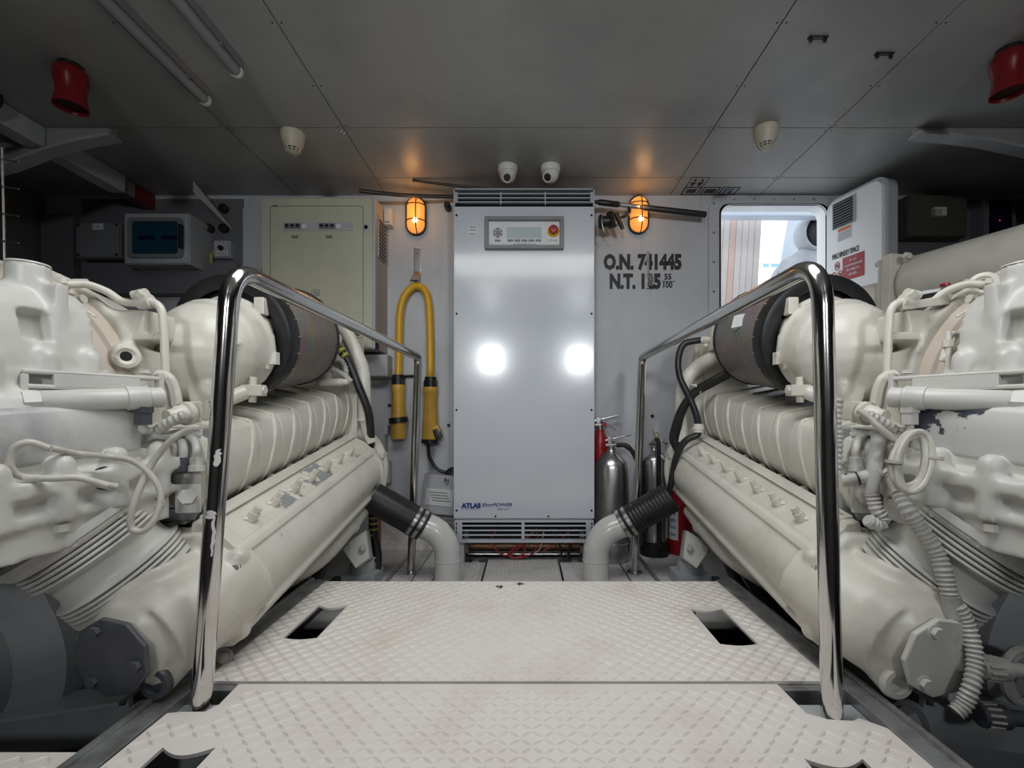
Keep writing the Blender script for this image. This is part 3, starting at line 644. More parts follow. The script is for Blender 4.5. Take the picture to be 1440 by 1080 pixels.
# ------------------------------------------------------------------ caged bulkhead lamps
def capsule(cx, cz, hw, hh, n=10):
    out = []
    for k in range(n+1): a = k*PI/n; out.append((cx+hw*math.cos(a), cz+hh-hw+hw*math.sin(a)))
    for k in range(n+1): a = PI+k*PI/n; out.append((cx+hw*math.cos(a), cz-hh+hw+hw*math.sin(a)))
    return out
def lamp(px, py, label):
    p = P(px, py, YB); x, z = p.x, p.z; r = thing('bulkhead_lamp', label, 'lamp', (x, YB, z-.1), 'caged amber bulkhead lamps')
    hw, hh = .047, .094
    m = MB(); m.prism(capsule(x, z, hw+.006, hh+.006), YB-.018, YB, lambda u, v, t: Vector((u, t, v))); obj('base', m, blackp, r)
    m = MB(); prev = None
    rings = [(1.0, .014), (.97, .026), (.86, .040), (.62, .048), (.3, .052)]
    vs = []; fs = []; n = 22
    for s_, d in rings: vs += [(u, YB-d, v) for u, v in capsule(x, z, hw*s_, hh-(1-s_)*hw)]
    for i in range(len(rings)-1):
        for k in range(n): fs.append((i*n+k, i*n+(k+1) % n, (i+1)*n+(k+1) % n, (i+1)*n+k))
    fs.append(tuple(range(4*n, 5*n))); obj('glass_dome', MB().add(vs, fs), amber, r, ang=80)
    obj('hot_spot', MB().sph((x+.004, YB-.049, z-.035), .016, 12, (1, .5, 1)), bulb, r)
    def wire(pts): obj('guard_wire', MB().tube(pts, .0028, 8), blackp, r)
    yf = YB-.060
    wire([(x+.008, YB-.015, z+hh+.004), (x+.008, YB-.042, z+hh*.88), (x+.008, yf, z+hh*.5), (x+.008, yf, z-hh*.5), (x+.008, YB-.042, z-hh*.88), (x+.008, YB-.015, z-hh-.004)])
    for dz in (.052, -.03):
        wire([(x-hw-.006, YB-.012, z+dz), (x-hw, YB-.034, z+dz), (x-hw*.5, YB-.057, z+dz), (x+hw*.5, YB-.057, z+dz), (x+hw, YB-.034, z+dz), (x+hw+.006, YB-.012, z+dz)])
    m = MB(); q = capsule(x, z, hw+.004, hh+.004); m.tube([(u, YB-.022, v) for u, v in q]+[(q[0][0], YB-.022, q[0][1])], .0035, 8, 1); obj('guard_ring', m, blackp, r)
    l = bpy.data.lights.new('lamp_glow', 'POINT'); l.energy = .35; l.color = (1, .5, .18); l.shadow_soft_size = .04
    lo = bpy.data.objects.new('lamp_glow', l); C.objects.link(lo); lo.location = (x, YB-.12, z); lo['kind'] = 'helper'; adopt(lo, r)
lamp(586, 306, 'glowing amber caged bulkhead lamp above the yellow cable'); lamp(897, 304, 'glowing amber caged bulkhead lamp crossed by the fishing rod')
# ------------------------------------------------------------------ yellow shore power cable and its hanger
DY = 2.375
hg = thing('cable_hanger', 'flat steel hanger bracket holding the yellow cable', 'bracket', (P(587, 402, DY).x, YB, 1.38))
a, b = P(582, 349, YB), P(592, 385, YB)
obj('strap', MB().bb(a.x, b.x, YB-.005, YB, b.z, a.z), steel, hg, bev=.002)
xm = (a.x+b.x)/2
m = MB(); m.add([(xm-.018, YB-.006, b.z+.01), (xm+.018, YB-.006, b.z+.01), (xm+.02, YB-.075, b.z-.055), (xm-.02, YB-.075, b.z-.055), (xm-.018, YB-.001, b.z+.01), (xm+.018, YB-.001, b.z+.01), (xm+.02, YB-.07, b.z-.06), (xm-.02, YB-.07, b.z-.06)], [(0,1,2,3),(7,6,5,4),(0,4,5,1),(1,5,6,2),(2,6,7,3),(3,7,4,0)])
obj('hook_plate', m, steel, hg); obj('screw', MB().lathe((xm, YB-.005, a.z-.025), (0, -1, 0), [(0, .007), (.003, .005)], 12), fitting, hg)
sp = thing('shore_power_cable', 'thick yellow shore power cable looped over a hook with yellow plugs', 'cable', (xm, 2.38, .6))
cpts = [(560, 532), (561, 490), (562, 445), (567, 420), (577, 406), (587, 402), (597, 408), (602, 422), (604, 447), (605, 490), (605, 534)]
obj('cable_jacket', MB().tube([P(x, y, DY) for x, y in cpts], .0185, 16), yellow, sp)
def plug(px0, py0, px1, py1, r, socket):
    a, b = P(px0, py0, DY-.01), P(px1, py1, DY-.01); d = (b-a); L = d.length
    pg = obj('plug' if not socket else 'connector', MB().lathe(a, d, [(.035, r*.8), (.045, r*.98), (.07, r), (.085, r*.86), (L*.62, r*.98), (L*.70, r*1.05), (L, r*1.05), (L, r*.9)], 24), yellow_b, sp)
    m = MB().lathe(a, d, [(-.01, r*.55), (-.01, r*.8), (.03, r*.92), (.045, r*.92)], 24)
    for k in range(6):
        q = k*PI/3; dd, u, w_ = basis(d); c = a+dd*.01+(u*math.cos(q)+w_*math.sin(q))*r*.78; m.cyl(c, c+dd*.03, r*.2, n=8)
    obj('gland_nut', m, rubber, pg)
    if not socket:
        obj('locking_ring', MB().lathe(a+d*.70, d+Vector((.03, 0, .012)), [(-.014, r*1.1), (-.014, r*1.36), (.014, r*1.36), (.014, r*1.1)], 24), blackp, pg)
        obj('maker_tag', MB().lathe(a+d*.19, d, [(0, r*1.0), (.012, r*1.0)], 8, False, PI*.3, PI*.7), label_m, pg)
    else:
        obj('end_ring', MB().lathe(a+d*.97, d, [(0, r*1.1), (0, r*1.2), (.022, r*1.2), (.022, r*.8)], 24), blackp, pg)
        c = a+d*.88+Vector((r*1.15, -.01, 0)); obj('hinged_cap', MB().box(c, (.035, .05, .055), Matrix.Rotation(-.4, 3, 'Y')), blackp, pg, bev=.008)
        obj('cap_bracket', MB().box(c+Vector((-.008, -.005, .02)), (.04, .035, .04), Matrix.Rotation(-.5, 3, 'Y')), yellow_b, pg, bev=.005)
        obj('tail_cable', MB().tube([P(602, 624, DY), P(604, 642, DY), P(613, 658, DY), P(626, 664, DY), P(645, 666, DY)], .009), cableb, pg)
plug(560, 530, 560.5, 617, .036, False); plug(605.5, 533, 604.5, 620, .037, True)
# ------------------------------------------------------------------ boxes on the bulkhead
def wbox(name, x0, y0, x1, y1, D, mt, label, cat, lid=None, depth=None):
    a, b = P(x0, y0, D), P(x1, y1, D); r = thing(name, label, cat, ((a.x+b.x)/2, D, b.z))
    obj('case', MB().bb(a.x, b.x, D, YB-.001 if depth is None else D+depth, b.z, a.z), mt, r, bev=.005)
    c = obj('cover', MB().bb(a.x+.004, b.x-.004, D-.008, D, b.z+.004, a.z-.004), lid or mt, r, bev=.003)
    return r, a, b, c
r, a, b, c = wbox('junction_box', 507, 498, 545, 530, 2.33, plast, 'grey junction box under the cream electrical cabinet', 'junction box')
r, a, b, c = wbox('junction_box', 512, 606, 541, 648, 2.36, plast, 'small grey box low on bulkhead beside the engine pipes at left', 'junction box')
obj('rounded_tab', MB().bb(b.x-.02, b.x+.012, 2.37, YB-.001, a.z-.02, a.z+.03), plast, r, bev=.006)
r, a, b, c = wbox('junction_box', 520, 649, 548, 680, 2.37, plast, 'lowest small grey box on bulkhead, behind the black hose', 'junction box')
q = thing('meter_box', 'tilted grey metal box with a paper label beside the converter cabinet', 'box', (-.42, 2.36, .2))
a = P(612, 695, 2.33); R = Matrix.Rotation(.09, 3, 'Y')
obj('case', MB().box((a.x+.025, 2.36, a.z+.0), (.17, .10, .20), R), plast, q, bev=.004)
obj('paper_label', MB().box((a.x+.025, 2.308, a.z-.012), (.14, .004, .085), R), label_m, q)
for i in range(4): obj('print_line', MB().box((a.x+.02+.005*i, 2.3055, a.z+.012-i*.014), (.09, .001, .004), R), ink_g, q)
m = MB().tube([(a.x+.055, 2.30, a.z+.07), (a.x+.06, 2.292, a.z+.085), (a.x+.072, 2.29, a.z+.08), (a.x+.07, 2.30, a.z+.065), (a.x+.058, 2.30, a.z+.06)], .004, 8); obj('latch', m, steel, q)
tag(obj('rubber_grommet', MB().lathe(P(640, 672, 2.40), (0, -1, .3), [(0, .03), (.03, .05), (.05, .05), (.06, .03)], 20), rubber), 'black rubber cap behind the tilted grey metal box', 'cap')
tag(obj('socket_stub', MB().lathe(P(631, 294, YB), (0, -1, 0), [(0, .018), (.05, .018), (.06, .012)], 16), blackp), 'small black cable stub on bulkhead left of the converter cabinet top', 'cable stub')
for px, py, lb in ((631, 598, 'tiny black clip on bulkhead between yellow plugs and converter cabinet'), (548, 570, 'tiny black stud on bulkhead left of the yellow plug'), (917, 585, 'tiny grey stud on bulkhead above the steel extinguisher by the handrail post')):
    tag(obj('wall_stud', MB().lathe(P(px, py, YB), (0, -1, 0), [(0, .009), (.01, .008), (.014, .004)], 10), blackp), lb, 'stud')
tag(obj('black_conduit', MB().tube([P(530, 530, 2.41), P(548, 530, 2.41), P(575, 529, 2.411), P(590, 529, 2.411)], .007, 8), cableb), 'black conduit running behind the yellow cable plugs', 'conduit')
tag(obj('roof_cable', MB().tube([P(505, 268, 2.26), P(530, 271, 2.28), P(575, 275, 2.32), P(642, 277, 2.37)], .010, 8), cableb), 'black cable running along the ceiling edge from the cream cabinet', 'cable')
stp = thing('wall_strap', 'narrow bent steel strap over the registration numbers', 'strap', (P(911, 405, YB).x, YB, 1.38))
a, b = P(909, 354, YB), P(913, 406, YB); obj('strap', MB().bb(a.x, b.x, YB-.006, YB-.001, b.z, a.z), fitting, stp, bev=.002)
obj('strap_hook', MB().box(((a.x+b.x)/2+.006, YB-.03, b.z+.035), (.018, .04, .045), Matrix.Rotation(-.5, 3, 'X')), fitting, stp, bev=.004)
# dark port and starboard ends of the bulkhead
r, a, b, c = wbox('breaker_box', 176, 300, 267, 372, 2.26, plast, 'grey plastic breaker box with dark teal window in the dim left corner', 'box')
ringplate('window_frame', rrect(P(187, 0, 2.25).x, P(252, 0, 2.25).x, P(0, 358, 2.25).z, P(0, 312, 2.25).z, .012), rrect(P(181, 0, 2.25).x, P(258, 0, 2.25).x, P(0, 363, 2.25).z, P(0, 307, 2.25).z, .016), 2.24, 2.255, plast_d, r)
a, b = P(184, 310, 2.25), P(255, 360, 2.25); tw = obj('tinted_window', MB().bb(a.x, b.x, 2.246, 2.254, b.z, a.z), teal, r)
for x in (196, 228): obj('breaker_row', MB().bb(P(x, 0, 2.25).x, P(x+22, 0, 2.25).x, 2.243, 2.247, P(0, 338, 2.25).z, P(0, 332, 2.25).z), navy_glass, tw)
a, b = P(253, 316, 2.24), P(258, 350, 2.24); obj('latch', MB().bb(a.x, b.x, 2.225, 2.245, b.z, a.z), blackp, r, bev=.004)
r, a, b, c = wbox('junction_box', 108, 313, 170, 363, 2.31, plast_d, 'plain grey junction box with corner screws in the dim left corner', 'junction box')
for sx_ in (a.x+.015, b.x-.015):
    for sz in (a.z-.015, b.z+.015): obj('screw', MB().lathe((sx_, 2.302, sz), (0, -1, 0), [(0, .008), (.003, .006)], 10), blackp, r)
obj('sticker', MB().bb(P(130, 0, 2.3).x, P(145, 0, 2.3).x, 2.3, 2.303, P(0, 323, 2.3).z, P(0, 314, 2.3).z), label_m, r)
obj('print_dot', MB().bb(P(137, 0, 2.3).x, P(139, 0, 2.3).x, 2.2993, 2.3003, P(0, 319.5, 2.3).z, P(0, 317.5, 2.3).z), ink, r)
cn = thing('connector_panel', 'three round black connectors on a dim panel left of the cream cabinet', 'connectors', (-1.6, 2.4, 1.6))
for px, py in ((296, 322), (316, 322), (316, 294)): obj('connector', MB().lathe(P(px, py, 2.405), (0, -1, 0), [(0, .022), (.02, .022), (.026, .016), (.026, .012), (.016, .012), (.016, .001)], 20), blackp, cn)
r, a, b, c = wbox('thermostat_box', 301, 338, 324, 363, 2.38, plast, 'small pale box with printed label left of the cream cabinet', 'box')
obj('dial', MB().lathe(P(311, 349, 2.372), (0, -1, 0), [(0, .014), (.012, .012)], 14), blackp, r); obj('sticker', MB().bb(P(305, 0, 2.37).x, P(321, 0, 2.37).x, 2.369, 2.372, P(0, 360, 2.37).z, P(0, 353, 2.37).z), label_m, r)
for i in range(3): obj('print_line', MB().bb(P(306, 0, 2.37).x, P(320, 0, 2.37).x, 2.368, 2.3695, P(0, 355+i*2, 2.37).z-.001, P(0, 355+i*2, 2.37).z+.002), ink_g, r)
tag(obj('key_tag', MB().bb(P(295.5, 0, 2.37).x, P(299, 0, 2.37).x, 2.365, 2.372, P(0, 376, 2.37).z, P(0, 357, 2.37).z).cyl(P(298, 357, 2.37), P(300, 352, 2.37), .003), wire_y, bev=.002), 'small yellow tag hanging from the pale box left of the cream cabinet', 'tag')
r, a, b, c = wbox('beige_panel_box', 1276, 274, 1359, 333, 2.34, beige_d, 'dark beige panel box with a small white plate right of the open door', 'box')
obj('white_plate', MB().bb(P(1310, 0, 2.33).x, P(1327, 0, 2.33).x, 2.31, 2.333, P(0, 305.5, 2.33).z, P(0, 293, 2.33).z), white_p, r, bev=.003)
for i in range(3): obj('print_line', MB().bb(P(1312, 0, 2.31).x, P(1325, 0, 2.31).x, 2.308, 2.3105, P(0, 296+i*3, 2.31).z, P(0, 295+i*3, 2.31).z), ink_g, r)
r, a, b, c = wbox('display_box', 1384, 279, 1428, 336, 2.34, plast_d, 'dark box with navy window at the right edge above the exhaust pipe', 'box')
obj('navy_window', MB().bb(P(1391, 0, 2.33).x, P(1422, 0, 2.33).x, 2.326, 2.333, P(0, 332, 2.33).z, P(0, 281, 2.33).z), navy_glass, r)
obj('led', MB().sph(P(1406, 310, 2.326), .003, 8), emit('red_led', (1, .05, .05), 1.0), r)
# ------------------------------------------------------------------ fishing rod
fr = thing('fishing_rod', 'black fishing rod with spinning reel slung under the ceiling', 'fishing rod', P(992, 302, 2.30))
A = P(993, 302, 2.345); B = P(580, 254, 2.255); dv = B-A
obj('butt_grip', MB().lathe(A, dv, [(0, .010), (.004, .0155), (.33, .0145), (.34, .011)], 16), rubber, fr)
obj('blank', MB().lathe(A+dv*.2, dv, [(0, .010), (dv.length*.8, .006)], 10), blackp, fr)
obj('reel_seat', MB().lathe(A+dv*.235, dv, [(0, .0125), (.10, .0125)], 14), steel, fr)
obj('fore_grip', MB().lathe(A+dv*.305, dv, [(0, .012), (.004, .015), (.10, .015), (.11, .010)], 14), rubber, fr)
m = MB().tube([A+dv*.27, A+dv*.27+Vector((-.002, -.01, -.045)), P(868, 308, 2.28)], .008, 8); m.cyl(P(862, 318, 2.27), P(858, 300, 2.28), .02); m.cyl(P(876, 322, 2.28), P(866, 300, 2.28), .010, .014)
rl2 = obj('reel_body', m, blackp, fr)
obj('spool', MB().lathe(P(842, 312, 2.28), (1, 0, .06), [(0, .030), (.012, .036), (.014, .028), (.05, .028), (.052, .036), (.062, .034)], 24), blackp, rl2)
obj('bail', MB().tube([P(850, 298, 2.24), P(846, 310, 2.23), P(850, 326, 2.24), P(858, 330, 2.25)], .003, 6), steel, rl2)
# ------------------------------------------------------------------ ceiling fittings
def domecam(px, py, ang, label):
    x = P(px, py, 2.145).x; r = thing('dome_camera', label, 'camera', (x, 2.145, CEIL-.075), 'ceiling dome cameras')
    obj('mount', MB().lathe((x, 2.145, CEIL), (0, 0, -1), [(0, .046), (.016, .047), (.028, .044), (.03, .038)], 28), white_p, r)
    obj('ball', MB().sph((x, 2.145, CEIL-.036), .039, 20), white_p, r)
    d = Vector((math.sin(ang), -.75, -.75)).normalized()
    e = obj('eye_hood', MB().lathe(Vector((x, 2.145, CEIL-.036)), d, [(.028, .028), (.038, .026), (.042, .022), (.040, .018)], 20), white_p, r)
    obj('lens', MB().lathe(Vector((x, 2.145, CEIL-.036)), d, [(.036, .018), (.0405, .017), (.041, .001)], 18), blackp, e)
domecam(714, 236, -.05, 'white dome camera on the ceiling above converter cabinet, nearer the yellow cable'); domecam(774, 234, -.45, 'white dome camera on the ceiling above converter cabinet, nearer the fishing reel')
def smoke(x, y, label):
    r = thing('smoke_detector', label, 'smoke detector', (x, y, CEIL-.085), 'ceiling smoke detectors')
    obj('base', MB().lathe((x, y, CEIL), (0, 0, -1), [(0, .048), (.018, .048), (.022, .046)], 28), detect, r)
    obj('head', MB().lathe((x, y, CEIL-.02), (0, 0, -1), [(0, .046), (.020, .043), (.045, .031)], 28), detect, r)
    obj('inner_chamber', MB().lathe((x, y, CEIL-.06), (0, 0, -1), [(0, .024), (.016, .022)], 20), darkgap, r)
    for k in range(10):
        a = 2*PI*k/10; m = MB(); q = Vector((math.cos(a), math.sin(a), 0)); m.cyl(Vector((x, y, CEIL-.062))+q*.031, Vector((x, y, CEIL-.079))+q*.023, .0028, n=6); obj('cage_bar', m, detect, r)
    obj('cage_ring', MB().lathe((x, y, CEIL-.070), (0, 0, -1), [(0, .0285), (.003, .0275), (.003, .024)], 24), detect, r)
    obj('tip', MB().lathe((x, y, CEIL-.077), (0, 0, -1), [(0, .024), (.004, .020), (.008, .008)], 20), detect, r)
smoke(-.97, 1.893, 'ivory smoke detector on ceiling above the cream cabinet'); smoke(.979, 1.86, 'ivory smoke detector on ceiling near the doorway')
def sounder(x, y, label):
    r = thing('alarm_sounder', label, 'alarm', (x, y, CEIL-.15), 'red ceiling alarm sounders')
    obj('mount', MB().lathe((x, y, CEIL), (0, 0, -1), [(0, .034), (.012, .034), (.014, .02)], 24), blackp, r)
    obj('horn_body', MB().lathe((x, y, CEIL-.010), (0, 0, -1), [(0, .026), (.004, .038), (.016, .0465), (.040, .047), (.055, .043), (.075, .040), (.095, .0405), (.120, .045), (.132, .047), (.132, .043), (.115, .040)], 32, caps=False), sound_red, r)
    obj('horn_throat', MB().lathe((x, y, CEIL-.125), (0, 0, -1), [(0, .041), (.006, .041)], 24), mat('dark_red_throat', (.05, .006, .006), .5) if not bpy.data.materials.get('dark_red_throat') else bpy.data.materials['dark_red_throat'], r)
sounder(-1.526, 1.526, 'red bell-shaped alarm sounder on ceiling at upper left'); sounder(1.547, 1.46, 'red bell-shaped alarm sounder on ceiling at upper right corner')
def tube_light(x, y1, label):
    r = thing('tube_light', label, 'light', (x, y1, CEIL-.05), 'unlit ceiling tube lights'); y0 = .45
    m = MB(); m.prism([(x-.030, CEIL), (x-.020, CEIL-.018), (x+.020, CEIL-.018), (x+.030, CEIL)], y0, y1-.012, lambda u, v, t: Vector((u, t, v))); obj('housing', m, tube_h, r)
    m = MB(); m.lathe((x, y0, CEIL-.028), (0, 1, 0), [(0, .018), (y1-y0-.01, .018)], 20); obj('ribbed_cover', m, white_led, r)
    for i in range(int((y1-.9)/.012)): pass
    obj('end_cap', MB().lathe((x, y1-.014, CEIL-.028), (0, 1, 0), [(0, .021), (.010, .021), (.014, .017)], 20), white_p, r)
    for yy in (y1-.12, y1-.62): obj('clip', MB().bb(x-.024, x+.024, yy, yy+.012, CEIL-.03, CEIL), tube_h, r)
tube_light(-1.165, 1.66, 'unlit tube light on ceiling, the longer one nearer the red sounder'); tube_light(-.965, 1.525, 'unlit tube light on ceiling, the one nearer the middle of the room')
for x, y in ((.905, 1.412), (1.16, 1.475)):
    r = thing('cable_clip', 'small black cable clip on the ceiling, %s' % ('nearer the middle' if x < 1 else 'nearer the red sounder at right'), 'clip', (x, y, CEIL-.02))
    for s_ in (-1, 1): obj('prong', MB().bb(x+s_*.022-.004, x+s_*.022+.004, y-.004, y+.004, CEIL-.016, CEIL), blackp, r)
    obj('clip_plate', MB().bb(x-.03, x+.03, y-.006, y+.006, CEIL-.004, CEIL), blackp, r)
tag(obj('wire_hook', MB().tube([(-.745, 1.85, CEIL), (-.747, 1.85, CEIL-.012), (-.755, 1.85, CEIL-.022), (-.745, 1.85, CEIL-.03), (-.735, 1.85, CEIL-.022)], .0018, 6), fitting), 'tiny wire hook in the ceiling seam right of the smoke detector', 'hook')
# ------------------------------------------------------------------ fire extinguishers
def exting(label, x, y, r0, r1, zs, zt, mt, band=None, handle=True, hose=None, lean=0):
    r = thing('fire_extinguisher', label, 'extinguisher', (x, y, 0))
    obj('cylinder', MB().lathe((x, y, 0), (lean, 0, 1), [(0, r0*.86), (.02, r0*.95), (.03, r0), (.10, r0), (zs*.8, r1*1.02), (zs, r1), (zs+(zt-zs)*.35, r1*.93), (zs+(zt-zs)*.7, r1*.62), (zt, .022), (zt+.01, .02)], 36), mt, r, ang=50)
    vx = x+lean*zt
    vb = obj('valve', MB().lathe((vx, y, zt), (lean, 0, 1), [(0, .020), (.012, .022), (.014, .015), (.045, .016), (.05, .01)], 16).cyl((vx-.03, y-.01, zt+.03), (vx+.03, y-.01, zt+.03), .008), steel, r)
    if handle:
        m = MB(); m.box((vx+.03, y-.01, zt+.066), (.13, .014, .007), Matrix.Rotation(-.22, 3, 'Y')).box((vx+.04, y-.01, zt+.034), (.10, .014, .006), Matrix.Rotation(.62, 3, 'Y')).box((vx-.01, y-.01, zt+.05), (.02, .018, .035)); obj('lever', m, steel, vb, bev=.002)
    if band: obj('base_band', MB().lathe((x, y, 0), (lean, 0, 1), [(0, r0*1.0), (.0, r0*1.06), (band, r0*1.05), (band, r0)], 36), rubber, r)
    return r, vb
r, vb = exting('tall polished steel extinguisher standing beside the converter cabinet', .418, 2.235, .089, .077, .455, .535, steel)
obj('hose', MB().tube([(.44, 2.21, .565), (.49, 2.19, .56), (.535, 2.185, .48), (.545, 2.185, .35), (.545, 2.19, .15)], .011, 10), rubber, r)
obj('weld_band', MB().lathe((.418, 2.235, .085), (0, 0, 1), [(0, .089), (.002, .0915), (.012, .0915), (.014, .089)], 32), steel, r)
r, vb = exting('red extinguisher with steel lever behind the steel one by converter cabinet', .385, 2.372, .042, .042, .57, .63, redp)
obj('gauge', MB().lathe((.40, 2.355, .66), (0, -1, 0), [(0, .013), (.012, .013)], 16), redp, vb)
r, vb = exting('slim polished steel extinguisher with black base between handrail post and red one', .655, 2.33, .067, .067, .475, .535, steel, band=.075, handle=False)
obj('valve_wheel', MB().lathe((.69, 2.31, .575), (1, 0, 0), [(0, .005), (.015, .005), (.015, .016), (.022, .016)], 14), steel, vb)
obj('safety_seal', MB().tube([(.64, 2.30, .60), (.655, 2.295, .625), (.67, 2.30, .61), (.66, 2.295, .595), (.635, 2.30, .64)], .003, 6), wire_y, vb)
obj('discharge_pipe', MB().tube([(.655, 2.30, .59), (.655, 2.252, .57), (.655, 2.250, .4), (.66, 2.248, .06)], .0105, 10), rubber, r)
obj('side_strap', MB().bb(.585, .60, 2.30, 2.36, .05, .48), blackp, r)
r, vb = exting('red extinguisher with pale label low beside the engine foot at right', .79, 2.345, .06, .06, .42, .49, redp)
lb_ = obj('paper_label', MB().lathe((.79, 2.345, .08), (0, 0, 1), [(0, .0606), (.22, .0606)], 10, False, PI*1.08, PI*1.36), label_m, r)
for i in range(5): obj('print_line', MB().lathe((.79, 2.345, .10+.036*i), (0, 0, 1), [(0, .0609), (.014, .0609)], 8, False, PI*1.12, PI*1.30), lblue, lb_)
# ------------------------------------------------------------------ cooling pipes beside the walkway
def coolpipe(s, label, x0, ribbed):
    r = thing('cooling_pipe', label, 'pipe', (x0, 1.9, 0), 'grey cooling pipes rising from the floor')
    q = [Vector((x0, 1.9, 0)), Vector((x0, 1.9, .11)), Vector((x0+s*.006, 1.9, .16)), Vector((x0+s*.03, 1.9, .205)), Vector((x0+s*.065, 1.9, .235)), Vector((x0+s*.115, 1.9, .255))]
    obj('elbow', MB().tube(q, .054, 28), pipe_g, r); obj('joint_ring', MB().lathe((x0, 1.9, .105), (0, 0, 1), [(0, .054), (.001, .0555), (.003, .0555), (.004, .054)], 28), pipe_g, r)
    e = q[-1]; d = Vector((s*.19, -.035, .12)); h = MB()
    if ribbed: h.tube([e+d*(i/60) for i in range(61)], .062, 28, 1, wob=lambda i: 1+.025*(1 if i % 4 < 2 else -1))
    else: h.tube([e-d*.08, e+d*.5, e+d], .062, 28)
    obj('rubber_hose', h, rubber, r)
    for t_ in (-.02, .10): obj('hose_clamp', MB().lathe(e+d*t_, d, [(0, .0625), (0, .0655), (.014, .0655), (.014, .0625)], 28), steel, r)
    obj('clamp_screw', MB().cyl(e+d*.03+Vector((0, -.02, .06)), e+d*.2+Vector((0, -.02, .064)), .006, n=8), fitting, r)
    obj('sealant_bead', MB().lathe(e-d*.04, d, [(0, .055), (.008, .0615)], 28, False), wire_y, r)
coolpipe(-1, 'grey cooling pipe elbow with smooth black hose, on the side of the yellow cable', -.327, False)
coolpipe(1, 'grey cooling pipe elbow with ribbed black hose, on the side of the extinguishers', .290, True)
# ------------------------------------------------------------------ outside the doorway
od = struct(obj('ground_outside', MB().bb(.2, 6, YB+.08, 6.2, .35, .45), gel))
pw = thing('planked_wall', 'pale vertical planked wall seen outside through the doorway', 'wall', (1.3, 3.2, .45))
m = MB(); m.hexa([(1.265, 3.262, .45), (1.56, 3.262, .45), (1.56, 3.28, .45), (1.265, 3.28, .45)], [(1.395, 3.262, 2.6), (1.69, 3.262, 2.6), (1.69, 3.28, 2.6), (1.395, 3.28, 2.6)]); obj('wall_backing', m, seam_dark, pw)
for i in range(7):
    x0 = 1.385+i*.0445
    m = MB(); m.hexa([(x0-.12, 3.235, .45), (x0-.12+.042, 3.235, .45), (x0-.12+.042, 3.26, .45), (x0-.12, 3.26, .45)], [(x0+.01, 3.235, 2.6), (x0+.052, 3.235, 2.6), (x0+.052, 3.26, 2.6), (x0+.01, 3.26, 2.6)])
    obj('plank', m, plank_p if i == 2 else plank_m, pw)
aw = thing('awning_beam', 'bluish overhead frame beam outside above the doorway', 'beam', (1.8, 3.0, 2.0))
obj('beam', MB().bb(1.0, 2.7, 2.98, 3.06, 2.02, 2.10), gel_b, aw, bev=.01)
m = MB(); m.hexa([(1.78, 3.6, .45), (1.88, 3.6, .45), (1.88, 3.7, .45), (1.78, 3.7, .45)], [P(1110, 296, 3.6), P(1128, 296, 3.6), P(1128, 296, 3.7), P(1110, 296, 3.7)])
sl = thing('slanted_post', 'slanted bluish post outside the doorway behind the person', 'post', (2.0, 3.6, 1.5)); obj('post', m, gel_b, sl)
m = MB(); m.hexa([(1.95, 3.75, .45), (2.6, 3.75, .45), (2.6, 3.8, .45), (1.95, 3.8, .45)], [P(1128, 296, 3.75), P(1190, 296, 3.75), P(1190, 296, 3.8), P(1128, 296, 3.8)]); obj('panel', m, gel_b, sl)
fb = thing('white_superstructure', 'bright white boat side with small cyan windows seen through the doorway', 'boat', (2.8, 5.6, .45))
obj('side', MB().bb(1.5, 5.2, 5.6, 5.7, .45, 1.75+.7), gel, fb)
for a0, a1 in ((1072.5, 1081), (1084, 1097)):
    a, b = P(a0, 371, 5.6), P(a1, 376, 5.6); obj('window', MB().bb(a.x, b.x, 5.585, 5.6, b.z, a.z), cyan_w, fb)
# the person in a white hooded coverall, turned away and leaning
def skinfig(name, verts, edges, radii, root, mat_, parent, lv=2):
    me = bpy.data.meshes.new(name); me.from_pydata([tuple(v) for v in verts], edges, []); me.update()
    t = bpy.data.objects.new('tmp', me); C.objects.link(t)
    t.modifiers.new('s', 'SKIN')
    for i, rr in enumerate(radii):
        sv_ = me.skin_vertices[0].data[i]; sv_.radius = (rr, rr) if not isinstance(rr, tuple) else rr; sv_.use_root = (i == root)
    ss = t.modifiers.new('d', 'SUBSURF'); ss.levels = lv; ss.render_levels = lv
    dg = bpy.context.evaluated_depsgraph_get(); me2 = bpy.data.meshes.new_from_object(t.evaluated_get(dg)); bpy.data.objects.remove(t)
    me2.name = name; me2.materials.clear(); return obj(name, me2, mat_, parent, ang=180)
pe = thing('person', 'person in a white hooded coverall leaning just outside the doorway', 'person', (1.92, 3.2, .45))
px_, py_ = 1.95, 3.2
VV = [(1.93, 3.25, 1.20), (1.95, 3.24, 1.38), (1.99, 3.22, 1.58), (2.04, 3.20, 1.74), (2.07, 3.19, 1.83), (2.08, 3.19, 1.90), (2.085, 3.19, 1.96),
      (1.90, 3.16, 1.76), (1.90, 3.02, 1.54), (2.05, 2.90, 1.42), (2.12, 2.88, 1.40),
      (2.18, 3.28, 1.76), (2.26, 3.14, 1.52), (2.32, 2.98, 1.44), (2.36, 2.92, 1.43),
      (1.86, 3.20, 1.10), (1.85, 3.14, .80), (1.84, 3.22, .52), (1.85, 3.12, .48),
      (2.00, 3.32, 1.10), (2.06, 3.26, .80), (2.04, 3.34, .52), (2.06, 3.24, .48)]
EE = [(0,1),(1,2),(2,3),(3,4),(4,5),(5,6),(3,7),(7,8),(8,9),(9,10),(3,11),(11,12),(12,13),(13,14),(0,15),(15,16),(16,17),(17,18),(0,19),(19,20),(20,21),(21,22)]
RR = [.16, .165, .18, .17, .09, .06, .05, .085, .065, .045, .04, .085, .065, .045, .04, .115, .085, .06, .05, .115, .085, .06, .05]
VV = [(a-.09, b, c) for a, b, c in VV]
